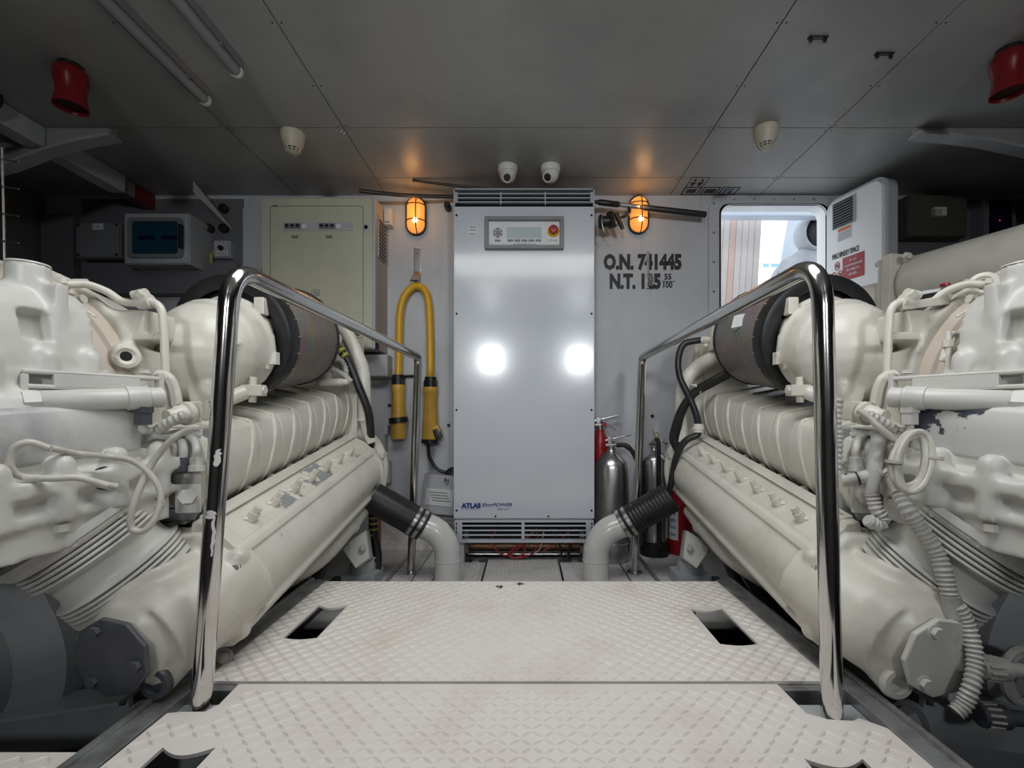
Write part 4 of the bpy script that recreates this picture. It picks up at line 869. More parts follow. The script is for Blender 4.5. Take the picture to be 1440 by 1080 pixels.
bd = skinfig('body', VV, EE, RR, 0, suit, pe)
hd = obj('hood', MB().lathe((1.990, 3.16, 1.97), (.02, -.99, -.14), [(-.10, .02), (-.09, .06), (-.06, .105), (-.01, .130), (.05, .128), (.085, .118), (.095, .105), (.08, .098), (.03, .10)], 24, caps=False), suit, pe, ang=180)
obj('hood_shade_face', MB().sph((1.992, 3.105, 1.958), .096, 16, (.95, .9, 1.12)), hood_shade, pe)  # near-black ball paints the shade inside the hood

for bx, by, bz in ((2.04, 2.87, 1.395), (2.28, 2.90, 1.425)):
    m = MB(); m.sph((bx, by, bz), .04, 12, (1, 1.1, .55))
    for k, (dx, L) in enumerate(((-.027, .06), (-.009, .072), (.009, .068), (.027, .052))):
        m.tube([(bx+dx, by-.03, bz), (bx+dx*1.1, by-.05-L*.4, bz-.008), (bx+dx*1.15, by-.05-L*.75, bz-.035)], .009, 8, 4)
    m.tube([(bx-.035, by+.01, bz), (bx-.062, by-.02, bz-.005), (bx-.066, by-.05, bz-.018)], .0105, 8, 4)
    obj('glove', m, suit, pe)
# ------------------------------------------------------------------ the two engines
SL = .18                                      # the engines stand nose-down towards the walkway's near end
def engine(s, label, dark):
    r = thing('marine_engine', label, 'engine', (s*1.15, 1.4, -.2), 'cream painted marine diesel engines')
    def X(p): p = Vector(p); return Vector((p.x*-s, p.y, p.z))     # data is written for the port engine (x < 0)
    def Q(x, y, D): return X(P(x, y, D))
    def A(x, z, y): return X((x, y, z-SL*(1.9-y)))                 # engine frame: z given at y = 1.9
    def bar(poly, y0, y1, m=None, n=1):
        m = m or MB()
        for k in range(n): m.prism(poly, y0+(y1-y0)*k/n, y0+(y1-y0)*(k+1)/n, lambda u, v, t: A(u, v, t))
        return m
    def tubeX(m, pts, rr, n=10, sub=6): return m.tube([X(p) for p in pts], rr, n, sub)
    def part(name, mb, mt=paint, par=None, **k): return obj(name, mb, mt, par or r, **k)
    # --- block core and bed
    part('engine_block', bar([(-1.55, .30), (-.84, .30), (-.80, .55), (-.86, .72), (-1.44, .72), (-1.5, .55)], 1.06, 1.86), paint)
    part('crankcase', bar([(-1.40, -.05), (-.95, -.05), (-.84, .30), (-1.5, .30)], 1.10, 1.86), pgrey)
    part('intake_plenum', bar([(-1.30, .72), (-.93, .72), (-.93, .80), (-1.0, .86), (-1.25, .86)], 1.15, 1.84), paint, bev=.02)
    part('bed_rail', MB().bb(s*.82, s*.74, .75, 1.95, -.45, .02), bilge)
    # --- rocker covers: eight ribbed segments
    prof = [(-.775, .612), (-.745, .645), (-.730, .685), (-.7245, .735), (-.730, .775), (-.742, .802), (-.765, .814), (-.95, .848), (-.95, .60)]
    y0, y1, n = 1.035, 1.90, 8
    for k in range(n):
        a, b = y0+(y1-y0)*k/n, y0+(y1-y0)*(k+1)/n-.0012
        cv = part('rocker_cover', bar(prof, a, b), paint, bev=.0015, seg=1)
        # raised rib that sweeps down the face of the segment
        def bow(i): return [0, .002, .006, .014, .022, .030, .034, .030][i]
        face = [(-.93, .8455), (-.765, .8145), (-.742, .802), (-.730, .775), (-.7245, .735), (-.730, .685), (-.745, .645), (-.772, .615)]
        part('rib', MB().tube([A(u-.001, v, b-.014-bow(i)*1.5) for i, (u, v) in enumerate(face)], .0052, 8, 3), paint, cv)
        part('rib_step', MB().tube([A(u-.002, v, b-.004-bow(i)*1.5) for i, (u, v) in enumerate(face[1:], 1)], .004, 8, 3), paint, cv)
        part('clip', MB().box(A(-.752, .628, b-.02), (.012, .018, .012)).cyl(A(-.745, .632, b-.02), A(-.735, .622, b-.02), .004, n=6), paint, cv)
    # --- exhaust manifold: ledge, bolted peeling face, ridge, round body, lower lip
    mp = [(-.86, .575), (-.745, .575), (-.735, .632), (-.705, .628), (-.700, .618), (-.668, .602), (-.640, .578), (-.628, .574), (-.620, .560), (-.626, .552), (-.606, .525), (-.597, .49), (-.600, .455), (-.616, .425), (-.622, .408), (-.613, .398), (-.618, .384), (-.645, .372), (-.72, .345), (-.86, .34)]
    if s == -1: mface = paint_peel
    else: mface = paint
    part('exhaust_manifold', bar(mp, 1.0, 1.885), paint_peel2 if s == -1 else paint, bev=.004, seg=2, ang=30)
    part('bolt_face', bar([(-.698, .6195), (-.668, .6035), (-.642, .5805), (-.642, .577), (-.668, .600), (-.698, .616)], 1.03, 1.86), mface)
    part('gap_shade_strip', bar([(-.79, .600), (-.74, .600), (-.74, .585), (-.79, .585)], 1.02, 1.88), darkgap)  # black strip painting the shade between rocker covers and manifold
    part('heat_shield', bar([(-.732, .6375), (-.700, .6325), (-.697, .629), (-.700, .626), (-.732, .632)], 1.02, 1.86), paint)
    for k in range(7):
        y = 1.695-.1*k; b = part('bolt', MB().cyl(A(-.664, .598, y), A(-.652, .616, y), .0125, n=14).hexnut(A(-.652, .616, y), A(-.643, .629, y), .0095), paint)
        part('boss', MB().sph(A(-.672, .603, y), .014, 12, (1.1, 1.3, .6)), paint, b)
    # far end: domed cap and coolant loop
    m = MB(); m.lathe(A(-.685, .49, 1.87), (0, 1, SL), [(0, .098), (.03, .092), (.05, .065), (.055, .01)], 28); part('end_dome', m, paint)
    m = MB(); m.tube([Q(470, 622, 1.90), Q(500, 610, 1.93), Q(520, 617, 1.95), Q(533, 636, 1.955), Q(537, 662, 1.95), Q(532, 690, 1.93)], .027, 16); part('coolant_loop', m, paint)
    part('loop_clamp', MB().box(Q(535, 640, 1.945), (.045, .06, .022)), paint, bev=.003)
    # rear timing housing and its risers
    m = MB(); m.bb(s*.93, s*.705, 1.90, 1.99, .45, 1.03); m.bb(s*.90, s*.74, 1.88, 1.99, .55, .95); part('rear_housing', m, paint, bev=.012)
    if s == -1:
        m = MB(); m.tube([Q(468, 452, 1.86), Q(486, 466, 1.87), Q(503, 500, 1.88), Q(511, 525, 1.88), Q(513, 570, 1.88), Q(513, 590, 1.88)], .026, 14); m.tube([Q(513, 588, 1.88), Q(516, 605, 1.89), Q(523, 622, 1.90)], .021, 12); part('riser_pipe', m, paint)
        part('pipe_clamp', MB().lathe(Q(513, 590, 1.88), (0, 0, -1), [(-.006, .03), (.006, .03)], 16), paint)
        part('black_hose', MB().tube([Q(455, 470, 1.75), Q(472, 484, 1.82), Q(490, 510, 1.83), Q(505, 545, 1.83), Q(517, 575, 1.84), Q(521, 600, 1.86), Q(522, 630, 1.94)], .016, 12), rubber)
        for x, y in ((474, 487), (479, 492), (484, 499)): part('yellow_band', MB().lathe(Q(x, y, 1.822), (.7, 0, -.7), [(0, .0168), (.012, .0168)], 14), wire_y)
        part('loom', MB().corr([Q(455, 520, 1.78), Q(465, 508, 1.78), Q(478, 506, 1.8), Q(486, 520, 1.8), Q(484, 535, 1.8)], .011, .012), conduit)
        part('loom', MB().corr([Q(456, 517, 1.76), Q(470, 520, 1.77), Q(484, 528, 1.78), Q(494, 537, 1.78)], .010, .012), conduit)
        part('sensor', MB().cyl(Q(450, 538, 1.76), Q(482, 537, 1.76), .014).hexnut(Q(482, 537, 1.76), Q(490, 537, 1.76), .012).box(Q(456, 530, 1.78), (.06, .03, .05)), paint, bev=.003)
        part('flange_bolt', MB().lathe(Q(472, 477, 1.80), (0, -1, 0), [(0, .026), (.01, .026), (.012, .012), (.024, .012)], 16), paint)
    else:
        m = MB(); m.tube([Q(440, 490, 1.75), Q(465, 497, 1.80), Q(500, 518, 1.86), Q(515, 535, 1.87), Q(520, 560, 1.88), Q(521, 620, 1.90)], .030, 14); part('riser_pipe', m, paint)
        part('black_hose', MB().tube([Q(494, 478, 1.84), Q(518, 484, 1.85), Q(526, 505, 1.85), Q(524, 530, 1.83), Q(512, 556, 1.80), Q(502, 580, 1.79), Q(498, 598, 1.79)], .013, 12), rubber)
        part('black_hose', MB().tube([Q(448, 520, 1.70), Q(476, 534, 1.74), Q(500, 548, 1.78), Q(520, 572, 1.82), Q(531, 600, 1.86), Q(534, 618, 1.88), Q(528, 632, 1.90)], .014, 12), rubber)
        part('black_hose', MB().tube([Q(448, 524, 1.72), Q(478, 540, 1.76), Q(505, 556, 1.80), Q(520, 580, 1.84), Q(526, 606, 1.88), Q(526, 632, 1.90)], .012, 12), rubber)
        part('black_hose', MB().tube([Q(498, 604, 1.80), Q(500, 612, 1.79), Q(516, 620, 1.80), Q(528, 640, 1.82), Q(534, 665, 1.85), Q(539, 695, 1.88)], .013, 12), rubber)
        part('hose_coupling', MB().cyl(Q(498, 596, 1.79), Q(498, 608, 1.79), .02, n=12).cyl(Q(498, 600, 1.79), Q(498, 604, 1.79), .023, n=12), paint)
        part('top_fitting', MB().box(Q(474, 470, 1.80), (.05, .05, .13)).cyl(Q(480, 478, 1.80), Q(494, 478, 1.82), .015, n=8).cyl(Q(484, 486, 1.80), Q(490, 486, 1.81), .01, n=8), paint, bev=.003)
        part('cable_tie', MB().lathe(Q(503, 549, 1.79), (.7, .3, .6), [(0, .026), (.008, .026)], 14), paint)
    # --- air filter: rubber ring and wire mesh drum
    AX = Vector((0, 1, .17)).normalized(); F0 = X((-.865, 1.335, .937))
    part('filter_ring', MB().lathe(F0, AX, [(0, .135), (-.004, .160), (0, .174), (.012, .179), (.045, .179), (.05, .174), (.05, .14)], 56, caps=False), rubber)
    part('filter_inner', MB().lathe(F0, AX, [(.03, .160), (.02, .13), (.04, .03), (.04, .001)], 40, caps=False), blackp)
    m = MB(); R_ = .173; Nn = 72; L_ = .29; d, u, w_ = basis(AX); o = F0+AX*.05; vs = []; fs = []; H = 6
    for i in range(H+1):
        for k in range(Nn+1): a = 2*PI*k/Nn; vs.append(o+d*(L_*i/H)+u*(R_*math.cos(a))+w_*(R_*math.sin(a)))
    for i in range(H):
        for k in range(Nn): fs.append((i*(Nn+1)+k, i*(Nn+1)+k+1, (i+1)*(Nn+1)+k+1, (i+1)*(Nn+1)+k))
    m.add(vs, fs); me = m.mesh('filter_mesh'); uvl = me.uv_layers.new(name='UVMap')
    for p_ in me.polygons:
        for li, vi in zip(p_.loop_indices, p_.vertices): uvl.data[li].uv = ((vi % (Nn+1))/Nn*2*PI*R_/.0085, (vi//(Nn+1))/H*L_/.0085)
    fixnormals(me); fd = obj('filter_mesh', me, wiremesh, r, ang=60)
    part('filter_end_rim', MB().lathe(o+AX*L_, AX, [(-.004, .172), (-.004, .1765), (.010, .1765), (.016, .165), (.016, .001)], 56, caps=False), blackp)
    m = MB()
    for k in range(22):
        a = 2*PI*k/22; c = F0+AX*.035+u*(.1785*math.cos(a))+w_*(.1785*math.sin(a)); c2 = F0+AX*.06+u*(.177*math.cos(a))+w_*(.177*math.sin(a)); m.cyl(c, c2, .0022, n=6)
    part('rim_stitches', m, fitting, kind='stuff')
    if s == 1:
        c = P(1043, 453, 1.49); part('white_sticker', MB().box(c, (.025, .05, .045), Matrix.Rotation(.5, 3, 'Z')@Matrix.Rotation(.35, 3, 'Y')), label_m, fd)
    # --- turbocharger inlet housing
    m = MB(); m.sph(X((-.862, 1.235, .878)), .128, 24, (1, .95, 1.05)); m.lathe(X((-.862, 1.235, .892)), AX, [(0, .128), (.07, .130), (.10, .122)], 32)
    m.lathe(X((-.862, 1.24, .872)), X((-1, .15, -.28)), [(0, .128), (.10, .118), (.20, .095), (.30, .085)], 28)
    m.lathe(X((-.862, 1.235, .89)), AX, [(.075, .138), (.092, .138)], 32)
    c0 = [X(p) for p in ((-.865, 1.15, .79), (-.80, 1.15, .79), (-.80, 1.23, .79), (-.865, 1.23, .79))]; c1 = [X(p) for p in ((-.85, 1.16, .69), (-.815, 1.16, .69), (-.815, 1.22, .69), (-.85, 1.22, .69))]
    m.hexa(c0, c1)
    tb = cast('turbo_housing', m, paint, r, .0065, 5)
    part('turbo_flange', MB().lathe(F0, -AX, [(-.02, .116), (.002, .118), (.012, .112), (.018, .10)], 36), paint, tb)
    part('flange_clamp', MB().box(X((-.765, 1.315, 1.02)), (.03, .03, .05)), paint, tb, bev=.004); part('flange_clamp', MB().box(X((-.752, 1.318, .86)), (.022, .03, .045)), paint, tb, bev=.004)
    part('drain_plug', MB().lathe(Q(333, 483, 1.17), X((.6, -1, 0)), [(0, .012), (.012, .012), (.012, .007), (.028, .007)], 12), rust_p, tb)
    part('drain_valve', MB().cyl(Q(356, 530, 1.24), Q(355, 566, 1.24), .010, n=10).box(Q(357, 549, 1.235), (.055, .03, .03)).hexnut(Q(366, 549, 1.235), Q(374, 549, 1.235), .012).cyl(Q(345, 551, 1.23), Q(322, 560, 1.2), .020, n=14), paint, tb, bev=.002)
    part('mesh_tag', MB().box(Q(386, 504, 1.32), (.02, .02, .035)), rust_p, tb)
    # --- bell housing between block and gearbox
    B0 = X((-1.17, .955, .735)); BX = Vector((0, 1, .12)).normalized()
    part('flywheel_ring', MB().lathe(B0, BX, [(0, .262), (.012, .272), (.05, .278), (.055, .286), (.085, .288), (.09, .27), (.09, .2)], 72, caps=False), tan)
    part('ring_gap', MB().lathe(B0, BX, [(-.03, .235), (.08, .235)], 48), bilge)
    m = MB(); m.lathe(B0+BX*.085, BX, [(0, .292), (.03, .300), (.07, .285), (.16, .26)], 56)
    m.lathe(B0+BX*.085, BX, [(0, .306), (.016, .306)], 56)
    m.hexa([X(p) for p in ((-.97, 1.03, .88), (-.865, 1.03, .88), (-.865, 1.14, .88), (-.97, 1.14, .88))], [X(p) for p in ((-.95, 1.03, .945), (-.86, 1.03, .945), (-.86, 1.12, .945), (-.95, 1.12, .945))])
    m.hexa([X(p) for p in ((-.96, 1.02, .60), (-.875, 1.02, .60), (-.875, 1.12, .60), (-.96, 1.12, .60))], [X(p) for p in ((-.96, 1.02, .86), (-.885, 1.03, .86), (-.885, 1.12, .86), (-.96, 1.12, .86))])
    bo = (-.885, 1.005, .835) if s == -1 else (-1.005, 1.0, .992)
    m.cyl(X((bo[0]-.055, bo[1]+.045, bo[2])), X(bo), .030)
    bh = cast('bell_housing', m, paint, r, .0075, 4)
    br0 = X((bo[0]-.007, bo[1]+.007, bo[2])); brd = X((.55, -.45, 0)).normalized(); part('boss_ring', MB().lathe(br0, brd, [(0, .026), (.014, .026), (.016, .018), (.010, .010), (.010, .001)], 24), rust_p if s == -1 else paint, bh); part('boss_hole', MB().lathe(br0+brd*.0105, brd, [(0, .011), (.001, .010)], 16), darkgap, bh)
    part('rusty_edge', MB().box(X((-.862, 1.035, .885)), (.075, .012, .018)), rust_p, bh, bev=.004)
    # --- gearbox casting
    m = MB(); zf = .785
    up = [(-.876, zf), (-.877, .83), (-.882, .875), (-.893, .915), (-.915, .945), (-.955, .960), (-1.4, .964), (-1.4, zf)]
    def gx(y): return -.30*(.94-y)
    def gu(y): return -.10*(.94-y)
    m.prism(up, .70, .93, lambda u, v, t: X((u+gu(t)*(1 if u > -1.3 else 0), t, v-.10*(.93-t))))
    lo = [(-.860, zf), (-.815, .755), (-.795, .70), (-.800, .62), (-.83, .585), (-1.4, .585), (-1.4, zf)]
    m.prism(lo, .72, .95, lambda u, v, t: X((u+gx(t)*(1 if u > -1.3 else 0), t, v-.10*(.95-t))))
    def slab(x0, ya, yb, z0, z1): m.prism([(x0, z0), (x0, z1), (-1.4, z1), (-1.4, z0)], ya, yb, lambda u, v, t: X((u+gx(t)*(1 if u > -1.3 else 0), t, v-.10*(.95-t))))
    m.prism([(-.872, .772), (-.872, .796), (-1.4, .796), (-1.4, .772)], .70, .94, lambda u, v, t: X((u+gu(t)*(1 if u > -1.3 else 0), t, v-.10*(.95-t))))
    slab(-.755, .70, .99, .585, .612); slab(-.775, .70, .975, .48, .585); slab(-.765, .70, .99, .535, .552)
    for y in (.72, .80, .88, .955):
        xx = -.775+gx(y); zz = -.10*(.95-y)
        m.cyl(X((xx, y, .535+zz)), X((xx, y, .632+zz)), .020, n=14); m.sph(X((xx, y, .632+zz)), .020, 12)
    for y in (.755, .84, .915):
        xx = -.876+gu(y); zz = -.10*(.95-y); m.cyl(X((xx, y, .765+zz)), X((xx, y, .822+zz)), .019, n=14); m.sph(X((xx, y, .822+zz)), .019, 12)
    m.cyl(X((-.952, .87, .86)), X((-.952, .87, .993)), .032, n=28)
    m.bb(s*.927, s*.888, .862, .885, .87, .957)
    sub = MB(); sub.box(X((-.888, .832, .868)), (.07, .048, .056))
    gb = cast('gearbox', m, paint_w, r, .005, 2, sub=sub)
    m = MB(); m.prism([(-.80, .63), (-.79, .69), (-.80, .735), (-1.2, .735), (-1.2, .63)], .72, .945, lambda u, v, t: X((u+.004+gx(t)*(1 if u > -1.1 else 0), t, v-.10*(.95-t))))
    part('gearbox_side', m, paint_worn_l if dark else paint_worn, gb, bev=.012)
    for y in (.80, .88, .955):
        xx = -.775+gx(y); zz = -.10*(.95-y); part('bolt', MB().hexnut(X((xx, y, .528+zz)), X((xx, y, .515+zz)), .012), rust_p, gb)
    part('neck_cap', MB().lathe(X((-.952, .87, .991)), (0, 0, 1), [(0, .032), (.003, .031), (.003, .027), (.002, .024)], 28), paint_w, gb)
    of = part('output_flange', MB().lathe(X((-1.15, .71, .72)), (0, -1, -SL), [(0, .15), (.03, .145), (.04, .11), (.07, .105), (.07, .05), (.30, .05)], 36), paint_w, gb)
    for k in range(8):
        q = 2*PI*k/8; part('flange_bolt', MB().bolt(X((-1.15+.125*math.cos(q), .682, .715+.125*math.sin(q))), (0, -1, -SL), .012, .012), paint_w, of)
    # --- oil cooler tube in its slotted bracket
    a, b = X((-.872, .792, .726)), X((-.762, .952, .742)); dv_ = (b-a)
    oc = part('oil_cooler', MB().lathe(a, dv_, [(0, .016), (.004, .019), (.02, .019), (.022, .0205), (dv_.length*.70, .0205)], 24), paint_w)
    part('hex_collar', MB().hexnut(a-dv_*.02, a+dv_*.09, .022), paint_w, oc)
    part('end_sleeve', MB().lathe(a+dv_*.70, dv_, [(0, .0235), (.025, .0235), (.027, .0245), (.034, .0245), (.036, .021), (dv_.length*.3, .021), (dv_.length*.3+.004, .016)], 24), paint_w, oc)
    part('stub_pipe', MB().cyl(a-dv_*.02, a-dv_*.20, .010, n=12).hexnut(a-dv_*.10, a-dv_*.16, .014), fitting, oc)
    n_ = Vector((0, 0, .034)); bk = Vector((-s*-1, 0, 0))
    m = MB(); c = a.lerp(b, .5)+n_+X((-.02, .012, 0)); ang = math.atan2(dv_.y, dv_.x)
    RZ = Matrix.Rotation(ang, 3, 'Z')
    for t_, L in ((.13, .0), (.5, .11), (.87, .0)):
        if L: m.box(a.lerp(b, .5)+n_+X((-.012, .008, .0)), (.125, .03, .032), RZ)
    for zz in (-.013, .013): m.box(a.lerp(b, .5)+n_+X((-.012, .008, 0))+Vector((0, 0, zz)), (dv_.length*1.02, .03, .008), RZ)
    for t_ in (.0, 1.0): m.box(a.lerp(b, t_)+n_+X((-.012, .008, 0)), (.010, .03, .034), RZ)
    part('slotted_bracket', m, paint_w, oc, bev=.003)
    part('bracket_bolt', MB().bolt(a.lerp(b, .55)+n_+X((-.012, .008, .016)), (0, 0, 1), .009, .008).bolt(a.lerp(b, .88)+n_+X((-.012, .008, .016)), (0, 0, 1), .009, .008), paint_w, oc)
    for t_, dz in ((.10, .075), (.84, .085)):
        c = a.lerp(b, t_)+Vector((0, 0, -.018)); part('elbow_fitting', MB().hexnut(c, c+Vector((0, 0, -.012)), .018).hexnut(c+Vector((0, 0, -.012)), c+Vector((0, 0, -.036)), .0155), pdark if (dark or t_ < .5) else paint_w, oc)
    pA, pB = a.lerp(b, .10)+Vector((0, 0, -.05)), a.lerp(b, .84)+Vector((0, 0, -.05))
    part('oil_pipe', MB().tube([pA, pA+Vector((0, 0, -.012)), Q(72, 634, .84), Q(90, 640, .855), Q(140, 634, .90), Q(185, 625, .94), Q(205, 618, .96), Q(240, 610, .99), Q(283, 606, 1.02)], .0075, 10), paint_w, oc)
    part('oil_pipe', MB().tube([pB, pB+Vector((0, 0, -.015)), Q(212, 606, .95), Q(219, 612, .955), Q(235, 614, .97), Q(262, 608, 1.0), Q(283, 612, 1.02)], .0075, 10), paint_w, oc)
    part('support_plate', MB().hexa([Q(60, 585, .86), Q(175, 575, .95), Q(175, 575, .965), Q(60, 585, .875)], [Q(140, 612, .90), Q(178, 640, .95), Q(178, 640, .965), Q(140, 612, .915)]), paint_w, bev=.003)
    part('plate_bolt', MB().bolt(Q(167, 607, .945), X((.6, -.8, 0)), .012, .012), paint_w)
    # --- pipes over the bell housing
    m = MB(); m.tube([Q(88, 400, .97), Q(100, 400, .98), Q(122, 400, 1.0), Q(150, 410, 1.02), Q(172, 424, 1.03), Q(195, 426, 1.03), Q(212, 424, 1.03), Q(226, 434, 1.03), Q(230, 460, 1.03), Q(232, 500, 1.03), Q(233, 528, 1.03)], .0085, 12); part('fuel_pipe', m, paint); part('pipe_nut', MB().hexnut(Q(88, 400, .97), Q(96, 400, .975), .013), paint)
    part('pipe_union', MB().cyl(Q(196, 426, 1.03), Q(213, 423, 1.03), .016, n=12), paint)
    part('union_head', MB().cyl(Q(188, 416, 1.03), Q(206, 412, 1.03), .011, n=10), paint)
    part('union_nut', MB().hexnut(Q(196, 418, 1.02), Q(201, 412, 1.02), .012), paint)
    part('sight_block', MB().hexa([Q(100, 392, 1.05), Q(124, 392, 1.05), Q(124, 392, 1.10), Q(100, 392, 1.10)], [Q(98, 402, 1.05), Q(126, 402, 1.05), Q(126, 402, 1.10), Q(98, 402, 1.10)]), rust_p, bev=.003)
    part('lever_rod', MB().cyl(Q(92, 418, .97), Q(134, 446, 1.0), .0045, n=8).cyl(Q(106, 422, .97), Q(118, 420, .97), .009, n=10), paint)
    part('down_bracket', MB().tube([Q(222, 528, 1.0), Q(236, 532, 1.0), Q(244, 548, 1.0), Q(248, 572, 1.0)], .013, 8), paint, bev=0)
    # --- sensor plate, connector and wiring beside the handrail
    part('sensor_plate', MB().hexa([Q(240, 566, 1.0), Q(284, 564, 1.0), Q(284, 564, 1.02), Q(240, 566, 1.02)], [Q(240, 598, 1.0), Q(284, 594, 1.0), Q(284, 594, 1.02), Q(240, 598, 1.02)]), paint, bev=.003)
    part('connector', MB().lathe(Q(266, 581, .998), X((-.25, -1, -.15)), [(0, .026), (.012, .026), (.014, .020), (.028, .019), (.034, .014), (.05, .013)], 20), paint)
    part('connector_tail', MB().corr([Q(260, 583, .955), Q(246, 590, .95), Q(232, 598, .95), Q(222, 606, .96)], .010, .010, .18), conduit)
    part('conduit_pipe', MB().corr([Q(300, 560, .99), Q(303, 590, .99), Q(301, 620, .99), Q(303, 665, .99)], .009, .008), conduit)
    # solenoid block with hexagon plug
    part('valve_block', MB().hexa([Q(205, 668, 1.0), Q(284, 660, 1.0), Q(284, 660, 1.07), Q(205, 668, 1.07)], [Q(205, 716, 1.0), Q(284, 712, 1.0), Q(284, 712, 1.07), Q(205, 716, 1.07)]), paint_w, bev=.006)
    part('block_face', MB().hexa([Q(245, 681, .985), Q(283, 680, .985), Q(283, 680, 1.0), Q(245, 681, 1.0)], [Q(246, 722, .985), Q(283, 721, .985), Q(283, 721, 1.0), Q(246, 722, 1.0)]), paint_w, bev=.003)
    part('hex_plug', MB().hexnut(Q(263, 698, .985), Q(263, 698, .972), .017), paint_w)
    part('block_foot', MB().hexa([Q(218, 716, 1.0), Q(280, 714, 1.0), Q(280, 714, 1.06), Q(218, 716, 1.06)], [Q(222, 734, 1.02), Q(275, 732, 1.02), Q(275, 732, 1.06), Q(222, 734, 1.06)]), pgrey, bev=.003)
    for x, mt in ((245, pdark if dark else fitting), (258, pdark if dark else paint_w), (277, paint_w)):
        part('hose_nut', MB().hexnut(Q(x, 662, .99), Q(x, 654, .99), .017).hexnut(Q(x, 654, .99), Q(x, 643, .99), .014), mt)
        part('hard_pipe', MB().tube([Q(x, 645, .99), Q(x, 632, .99), Q(x-3, 620, 1.0), Q(x-14, 612, 1.01), Q(x-34, 612, 1.02)], .0085, 10), paint_w)
    part('back_fill', MB().hexa([Q(180, 600, 1.06), Q(300, 600, 1.06), Q(300, 600, 1.2), Q(180, 600, 1.2)], [Q(190, 740, 1.06), Q(300, 740, 1.06), Q(300, 740, 1.2), Q(190, 740, 1.2)]), pgrey, bev=.01)
    part('angle_cover', MB().hexa([Q(262, 745, 1.03), Q(300, 718, 1.03), Q(306, 718, 1.1), Q(270, 745, 1.1)], [Q(255, 762, 1.03), Q(285, 768, 1.03), Q(290, 768, 1.1), Q(262, 762, 1.1)]), paint, bev=.003)
    # --- exhaust elbow, end cover, lifting eye
    m = MB(); m.lathe(X((-.672, 1.055, .330)), X((-.075, -.20, -.075)), [(-.02, .092), (.06, .098), (.14, .102), (.19, .094)], 32)
    m.sph(X((-.745, .915, .285)), .104, 20, (1, .85, 1)); m.lathe(X((-.735, .96, .255)), X((-.42, .02, .60)), [(0, .108), (.12, .112)], 28)
    m.lathe(X((-.815, .965, .345)), X((-.46, -.25, .80)), [(-.04, .124), (-.012, .126)], 36)
    m.prism([(-.622, .50), (-.608, .46), (-.610, .40), (-.635, .365), (-.70, .36), (-.80, .40), (-.80, .61), (-.70, .61), (-.645, .56)], .985, 1.03, lambda u, v, t: A(u, v, t))
    m.sph(A(-.628, .395, 1.0), .022, 12); m.sph(A(-.632, .555, 1.0), .022, 12); m.cyl(X((-.70, .865, .198)), X((-.70, .92, .215)), .031, n=18)
    m.box(X((-.685, .885, .30)), (.022, .05, .045)); m.lathe(X((-.75, .885, .268)), X((-.10, -1, -.08)), [(0, .085), (.032, .076)], 24)
    eb = cast('exhaust_elbow', m, paint, r, .0055, 4)
    cp0 = X((-.756, .836, .262)); cd = X((-.10, -1, -.08)).normalized()
    ec_ = part('end_cover', MB().lathe(cp0, cd, [(0, .076), (.008, .076), (.010, .073)], 9), pdark if dark else paint_w, eb, bev=.003)
    dd, uu, ww = basis(cd)
    for k in range(3):
        q = 2*PI*k/3+.9; part('cover_bolt', MB().bolt(cp0+cd*.009+(uu*math.cos(q)+ww*math.sin(q))*.056, cd, .0105, .010), pdark if dark else paint_w, ec_)
    part('lifting_eye', MB().lathe(X((-.70, .866, .198)), X((-.05, -1, -.05)), [(0, .031), (.008, .031), (.012, .028), (.012, .018), (-.01, .016), (-.01, .001)], 28), pdark if dark else rust_p, eb)
    part('flange_hole', MB().lathe(A(-.613, .455, .983), X((.35, -1, 0)), [(0, .009), (.0025, .009)], 16), darkgap, eb)
    part('flange_bolt', MB().bolt(A(-.628, .54, .983), X((.3, -1, .2)), .008, .009), fitting, eb)
    part('flange_bolt', MB().bolt(A(-.655, .345, .99), X((.3, -1, .2)), .011, .012), fitting, eb)
    # --- expansion bellows up to the gearbox underside
    c0, cdn = X((-.828, .962, .362)), X((-.44, -.36, .76)).normalized()
    pr_ = [(-.01, .118), (0, .118)]
    def grp(t0, n=4, p=.0095):
        for k in range(n): pr_.extend([(t0+k*p, .107), (t0+k*p+.0018, .116), (t0+k*p+.0045, .118), (t0+k*p+.0072, .116), (t0+k*p+.0088, .107)])
    grp(.002); pr_.extend([(.044, .103), (.052, .100), (.076, .100), (.084, .104)]); grp(.088); pr_.extend([(.128, .118), (.136, .124), (.146, .124)])
    part('exhaust_bellows', MB().lathe(c0, cdn, pr_, 56), paint_w, ang=50)
    part('bellows_flange', MB().lathe(c0+cdn*.140, cdn, [(0, .128), (.014, .128), (.016, .11), (.06, .10)], 40), paint_w)
    for k in range(8):
        q = 2*PI*k/8; d3, u3, w3 = basis(cdn); part('bellows_bolt', MB().bolt(c0+cdn*.140+(u3*math.cos(q)+w3*math.sin(q))*.115, -cdn, .009, .009), paint_w)
    # --- pipes and brackets under the manifold, engine foot
    m = MB(); m.tube([A(-.665, .335, 1.84), A(-.672, .315, 1.72), A(-.70, .285, 1.55), A(-.78, .26, 1.42)], .030, 14); part('lower_pipe', m, paint)
    part('lower_pipe_clamp', MB().lathe(A(-.672, .317, 1.73), (0, 1, SL), [(0, .036), (.014, .036)], 16), paint)
    ft = part('engine_foot', MB().hexa([Q(478, 768, 1.82), Q(515, 745, 1.86), Q(520, 745, 1.95), Q(480, 768, 1.95)], [Q(500, 800, 1.80), Q(520, 785, 1.84), Q(525, 785, 1.93), Q(500, 800, 1.93)]), paint_w, bev=.006)
